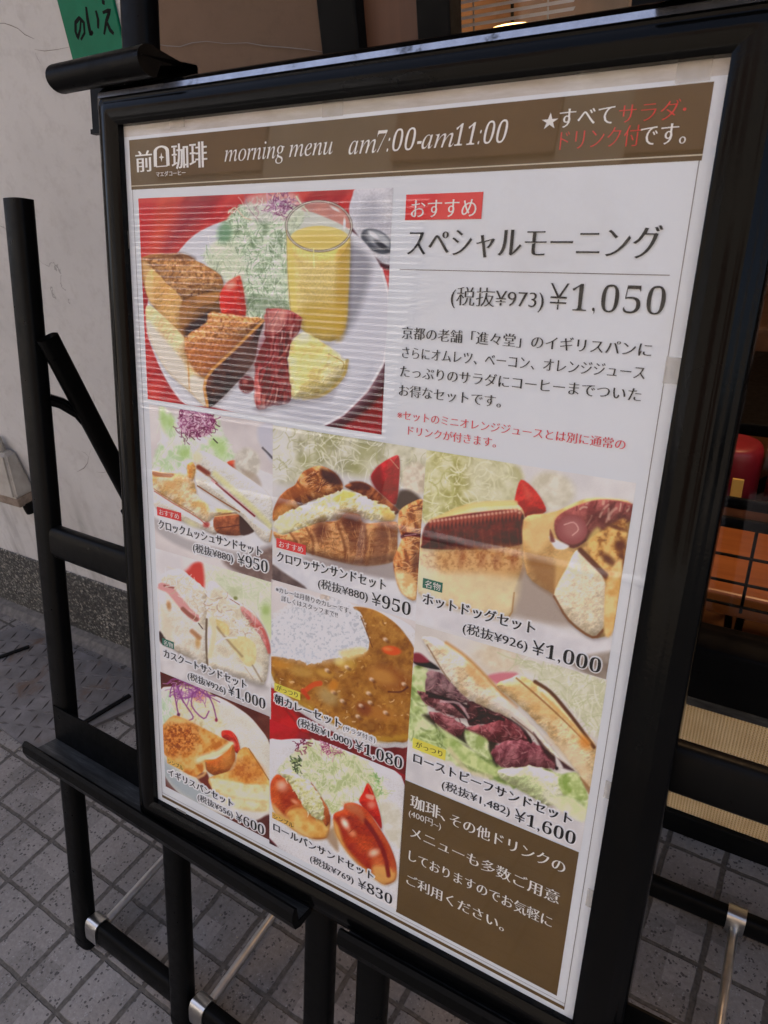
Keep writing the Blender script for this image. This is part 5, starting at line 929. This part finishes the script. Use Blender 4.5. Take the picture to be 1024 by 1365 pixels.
def paint_toast():
    p = Pic((205, 890), 5.688, ((215, 895), (360.7, 956), (358.8, 1120.3), (220, 1046.5)), (104, 54, 46)); p.seed = 151
    p.tex(np.ones(p.X.shape), [(94, 46, 40), (116, 64, 54)], 120)
    p.fill([(40, 175), (250, 160), (500, 225), (700, 345), (800, 450), (885, 590), (910, 900), (880, 1130), (750, 1165), (550, 1125), (300, 1025), (160, 920), (80, 800), (40, 600)], [(206, 202, 190), (216, 212, 202)], 100, 6, rel=.14, bump=0); p.put(p.poly([(60, 660), (200, 800), (420, 960), (400, 1060), (200, 950), (60, 800)], 40), (152, 164, 174), .85); p.put(p.poly([(350, 1000), (800, 1080), (870, 1130), (750, 1165), (520, 1110)], 26), (206, 204, 202), .8)
    m = p.fill([(55, 190), (160, 180), (190, 370), (110, 430), (55, 430)], [(186, 204, 182), (208, 218, 204)], 40, 16); p.shred(m, 40, 70, 8, [(222, 230, 218), (170, 196, 160)], .6, 30, ang=80, spread=40); m = p.fill([(150, 150), (420, 180), (520, 400), (520, 510), (420, 480), (270, 410), (180, 370)], [(196, 184, 140), (214, 206, 176), (220, 214, 196)], 40, 18); p.shred(m, 110, 80, 7, [(226, 222, 200), (206, 196, 140), (216, 204, 176)], .6, 31)
    p.put(p.ell(340, 210, 50, 40, 20, .8), (206, 90, 70), .6); m = p.poly([(140, 90), (240, 80), (420, 180), (480, 400), (380, 380), (300, 330), (270, 400), (180, 360)], 6); p.shred(p.poly([(140, 85), (300, 100), (420, 190), (360, 230), (160, 210)], 8), 75, 90, 9, [(140, 66, 140), (166, 104, 168), (190, 130, 190)], .85, 32, curl=1.6)
    for q in ([(105, 122), (150, 85), (240, 100)], [(150, 130), (170, 260), (190, 360)], [(180, 140), (230, 260), (300, 370), (270, 400)], [(300, 180), (290, 290), (380, 385), (420, 330)], [(400, 180), (450, 280), (480, 400)], [(240, 110), (330, 160), (430, 230)], [(320, 150), (400, 200), (465, 215)]): p.line(q, 11, (146, 76, 142), .85)
    p.put(p.ell(190, 355, 12, 12, 0, .6), (110, 30, 90)); p.put(p.ell(476, 395, 10, 14, 0, .6), (150, 50, 80))
    p.fill([(520, 478), (585, 478), (632, 530), (660, 640), (622, 640), (575, 560), (520, 525)], [(196, 40, 34), (216, 66, 50)], 40, 5); p.line([(600, 500), (640, 570), (650, 630)], 6, (230, 120, 90), .7)
    p.fill([(60, 460), (150, 365), (260, 400), (420, 480), (560, 552), (605, 572), (560, 640), (400, 690), (390, 760), (330, 832), (200, 770), (80, 650), (60, 600)], [(196, 116, 44), (214, 152, 74), (222, 176, 106)], 50, 8)
    p.tex(p.poly([(75, 470), (180, 410), (330, 450), (320, 600), (180, 660), (90, 620)], 50), [(140, 64, 24), (190, 106, 44), (216, 150, 80)], 14, .85, oct=4); p.put(p.poly([(110, 400), (160, 370), (300, 410), (200, 420)], 16), (224, 186, 120), .7)
    p.line([(340, 700), (380, 680), (480, 650), (590, 578)], 46, (234, 214, 178), .9, soft=30); p.fill([(385, 702), (470, 690), (560, 630), (602, 582), (618, 690), (560, 792), (470, 818), (402, 775)], [(176, 92, 36), (200, 118, 52)], 40, 6); p.put(p.ell(560, 690, 40, 60, 30, .8), (206, 140, 70), .7); p.line([(395, 720), (400, 770)], 10, (110, 50, 24), .7)
    p.fill([(330, 835), (400, 790), (440, 900), (430, 930)], (122, 54, 40), soft=10); p.line([(385, 720), (390, 800), (340, 832)], 22, (228, 190, 130), .7, soft=14)
    p.fill([(425, 832), (610, 765), (640, 640), (722, 612), (875, 850), (875, 970), (640, 935), (450, 905)], [(206, 140, 62), (220, 168, 88), (226, 190, 120)], 50, 7); p.tex(p.ell(700, 780, 130, 80, 20, .6), [(184, 96, 40), (210, 140, 66)], 18, .8, oct=4); p.line([(722, 612), (875, 850)], 8, (166, 110, 60), .8)
    p.fill([(428, 838), (520, 850), (700, 880), (875, 900), (875, 1085), (620, 1062), (455, 930)], [(206, 188, 134), (224, 208, 162), (230, 220, 186)], 60, 14); p.line([(480, 950), (640, 990), (870, 1020)], 20, (196, 172, 116), .5, soft=26); p.fill([(700, 1200), (800, 1150), (885, 1120), (885, 1320), (780, 1260)], (98, 56, 52), soft=12)
    p.done()['label'] = 'printed photo of two slices of toast'

def paint_rolls():
    p = Pic((345, 970), 4.876, ((360.5, 956), (541.2, 1036), (528.6, 1214), (358.5, 1121.8)), (148, 26, 46)); p.seed = 171
    p.tex(np.ones(p.X.shape), [(134, 20, 40), (166, 34, 52)], 90); p.fill([(60, -60), (180, -40), (260, 20), (200, 90), (60, 100)], [(180, 26, 40), (200, 40, 52)], 60, 16)
    p.fill([(40, 112), (150, 78), (280, 72), (450, 95), (600, 140), (780, 232), (960, 395), (960, 1260), (600, 1100), (100, 800), (40, 600)], [(203, 202, 207), (212, 211, 214)], 120, 5, rel=.14, bump=0); p.fill([(50, 700), (120, 770), (60, 745)], (90, 36, 44), soft=6)
    m = p.fill([(190, 190), (300, 110), (350, 58), (392, 90), (550, 150), (690, 205), (790, 330), (840, 440), (740, 480), (640, 470), (560, 500), (480, 560), (400, 430), (330, 345), (230, 290), (130, 290)], [(176, 188, 136), (206, 210, 176), (218, 220, 198)], 40, 12, jit=8); p.shred(m, 330, 70, 5, [(228, 230, 208), (190, 200, 146), (214, 218, 186), (170, 184, 124)], .7, 33, ang=70, spread=70)
    p.shred(p.poly([(390, 80), (480, 90), (560, 140), (500, 190), (410, 150)], 8), 80, 30, 5, [(140, 44, 88), (170, 84, 124), (206, 150, 176)], .85, 34, curl=2); p.shred(p.poly([(240, 100), (320, 80), (310, 150), (260, 150)], 6), 26, 24, 7, [(104, 22, 56), (140, 50, 84)], .85, 35); p.line([(350, 62), (372, 72)], 14, (120, 24, 40), .9)
    p.shred(p.poly([(200, 200), (270, 180), (280, 280), (230, 280)], 8), 40, 26, 8, [(70, 96, 56), (46, 60, 36), (150, 170, 110)], .85, 36); p.shred(p.poly([(720, 320), (790, 310), (840, 440), (760, 420)], 8), 26, 26, 8, [(120, 166, 96), (170, 200, 140)], .7, 37); p.tex(p.poly([(780, 500), (900, 500), (940, 640), (920, 780), (830, 700)], 20), [(196, 192, 172), (210, 208, 200)], 40, .85)
    p.fill([(655, 482), (680, 420), (708, 360), (742, 410), (792, 570), (798, 655), (750, 590)], [(190, 36, 26), (212, 60, 42)], 50, 5, 1); p.put(p.poly([(700, 430), (750, 440), (745, 470), (700, 455)], 8), (236, 160, 140), .85); p.put(p.ell(735, 500, 26, 24, 0, .7), (230, 150, 130), .7); p.line([(708, 365), (735, 420)], 8, (226, 110, 80), .7)
    # left roll
    p.fill([(76, 400), (84, 345), (125, 302), (200, 350), (300, 470), (420, 590), (462, 565), (462, 640), (445, 712), (350, 720), (230, 665), (120, 565), (85, 490)], [(170, 66, 32), (196, 92, 44)], 60, 6); p.fill([(180, 540), (320, 520), (440, 600), (460, 640), (445, 712), (350, 718), (230, 660)], [(206, 150, 72), (222, 184, 110)], 50, 22); p.put(p.poly([(90, 490), (160, 560), (230, 620), (350, 716), (230, 668), (110, 560)], 14), (216, 180, 116), .8); p.put(p.ell(155, 380, 30, 34, -40, .9), (240, 206, 186), .9); p.put(p.ell(190, 430, 60, 50, 40, .9), (166, 50, 28), .5); p.line([(180, 550), (220, 510), (300, 500)], 14, (196, 110, 60), .8); p.put(p.ell(235, 480, 26, 12, 30, .8), (226, 170, 140), .7); p.put(p.ell(340, 575, 46, 26, 20, .9), (200, 100, 44), .5)
    p.fill([(340, 355), (380, 410), (450, 520), (464, 600), (440, 640), (415, 590), (405, 490)], [(170, 84, 44), (196, 112, 62)], 30, 5)
    m = p.fill([(135, 292), (190, 270), (250, 300), (345, 372), (400, 440), (425, 520), (420, 600), (380, 590), (330, 560), (250, 440), (190, 345)], [(190, 190, 128), (212, 210, 164), (222, 222, 190)], 20, 5, jit=6, oct=4); p.shred(m, 50, 30, 6, [(228, 228, 204), (176, 180, 116)], .6, 38)
    p.put(p.poly([(440, 700), (500, 640), (520, 800), (470, 760)], 16), (160, 130, 100), .8)
    # right roll
    p.fill([(485, 600), (495, 555), (550, 530), (560, 495), (620, 488), (700, 530), (785, 650), (850, 760), (893, 880), (890, 985), (820, 1018), (740, 965), (600, 835), (510, 705)], [(166, 56, 30), (192, 80, 40)], 60, 6); p.put(p.poly([(485, 600), (520, 640), (560, 760), (640, 860), (760, 960), (820, 1015), (740, 970), (600, 840), (505, 705)], 18), (216, 172, 92), .9); p.put(p.poly([(740, 900), (800, 890), (890, 930), (885, 990), (820, 1016), (750, 965)], 20), (214, 166, 92), .85); p.line([(570, 640), (600, 760), (700, 880)], 60, (176, 52, 28), .5, soft=50)
    p.line([(690, 600), (760, 700), (820, 830), (845, 960)], 26, (132, 34, 28), .9, soft=12); p.line([(720, 580), (800, 700), (860, 820), (880, 930)], 20, (190, 96, 60), .6, soft=16); p.put(p.ell(600, 510, 50, 22, 20, .8), (206, 130, 90), .7); p.put(p.poly([(560, 520), (640, 500), (690, 560), (680, 620), (640, 570)], 16), (186, 108, 74), .7)
    p.put(p.ell(562, 622, 20, 36, -30, .9), (244, 216, 200), .95); p.put(p.ell(610, 685, 26, 20, 30, .9), (226, 160, 120), .7); p.put(p.ell(750, 812, 34, 24, -20, .9), (240, 200, 176), .85); p.put(p.ell(770, 870, 40, 26, 0, .9), (210, 120, 70), .6); p.line([(590, 680), (640, 640), (690, 660)], 6, (140, 40, 26), .5)
    p.done()['label'] = 'printed photo of two filled butter rolls'

for paint in (paint_special, paint_croque, paint_croissant, paint_hotdog, paint_casse, paint_curry, paint_beef, paint_toast, paint_rolls): paint()

# ---- kana brushed on the green sign
def brush(pts, wd, name='kana'):
    mb = MB(); P = [np.array([x, WY - .0062, z]) for x, z in pts]; Q = []
    for i in range(len(P) - 1):
        for k in range(4): Q.append(P[i] + (P[i + 1] - P[i]) * k / 4)
    Q.append(P[-1]); V = []
    for i, q in enumerate(Q):
        t = Q[min(i + 1, len(Q) - 1)] - Q[max(i - 1, 0)]; t /= np.linalg.norm(t); nrm = np.array([-t[2], 0, t[0]]); k = wd * (.55 + .45 * math.sin(math.pi * (i + 1) / (len(Q) + 1)))
        V += [q + nrm * k / 2, q - nrm * k / 2]
    F = [(2 * i, 2 * i + 1, 2 * i + 3, 2 * i + 2) for i in range(len(Q) - 1)]; mb.add(V, F); mb.build(name, MAT['brush_ink'], sg)
def wall_xz(px, py):
    r = RCAM.T @ np.array([px - CX, py - CY, FPX]); q = CAMP + r * ((WY - .006 - CAMP[1]) / r[1]); return q[0], q[2]
for st_, wd in (([(108, 27), (107, 40), (104, 51), (101, 42), (101, 30), (106, 24), (112, 30), (113, 44), (108, 53)], .0055), ([(115, 9), (117, 26), (121, 46), (124, 42)], .0065), ([(128, 14), (131, 26), (131, 38)], .0055),
                ([(136, 2), (140, 4)], .006), ([(137, 17), (147, 13), (142, 28), (139, 46)], .0055), ([(143, 30), (147, 40), (152, 45)], .006)):
    brush([wall_xz(*q) for q in st_], wd)
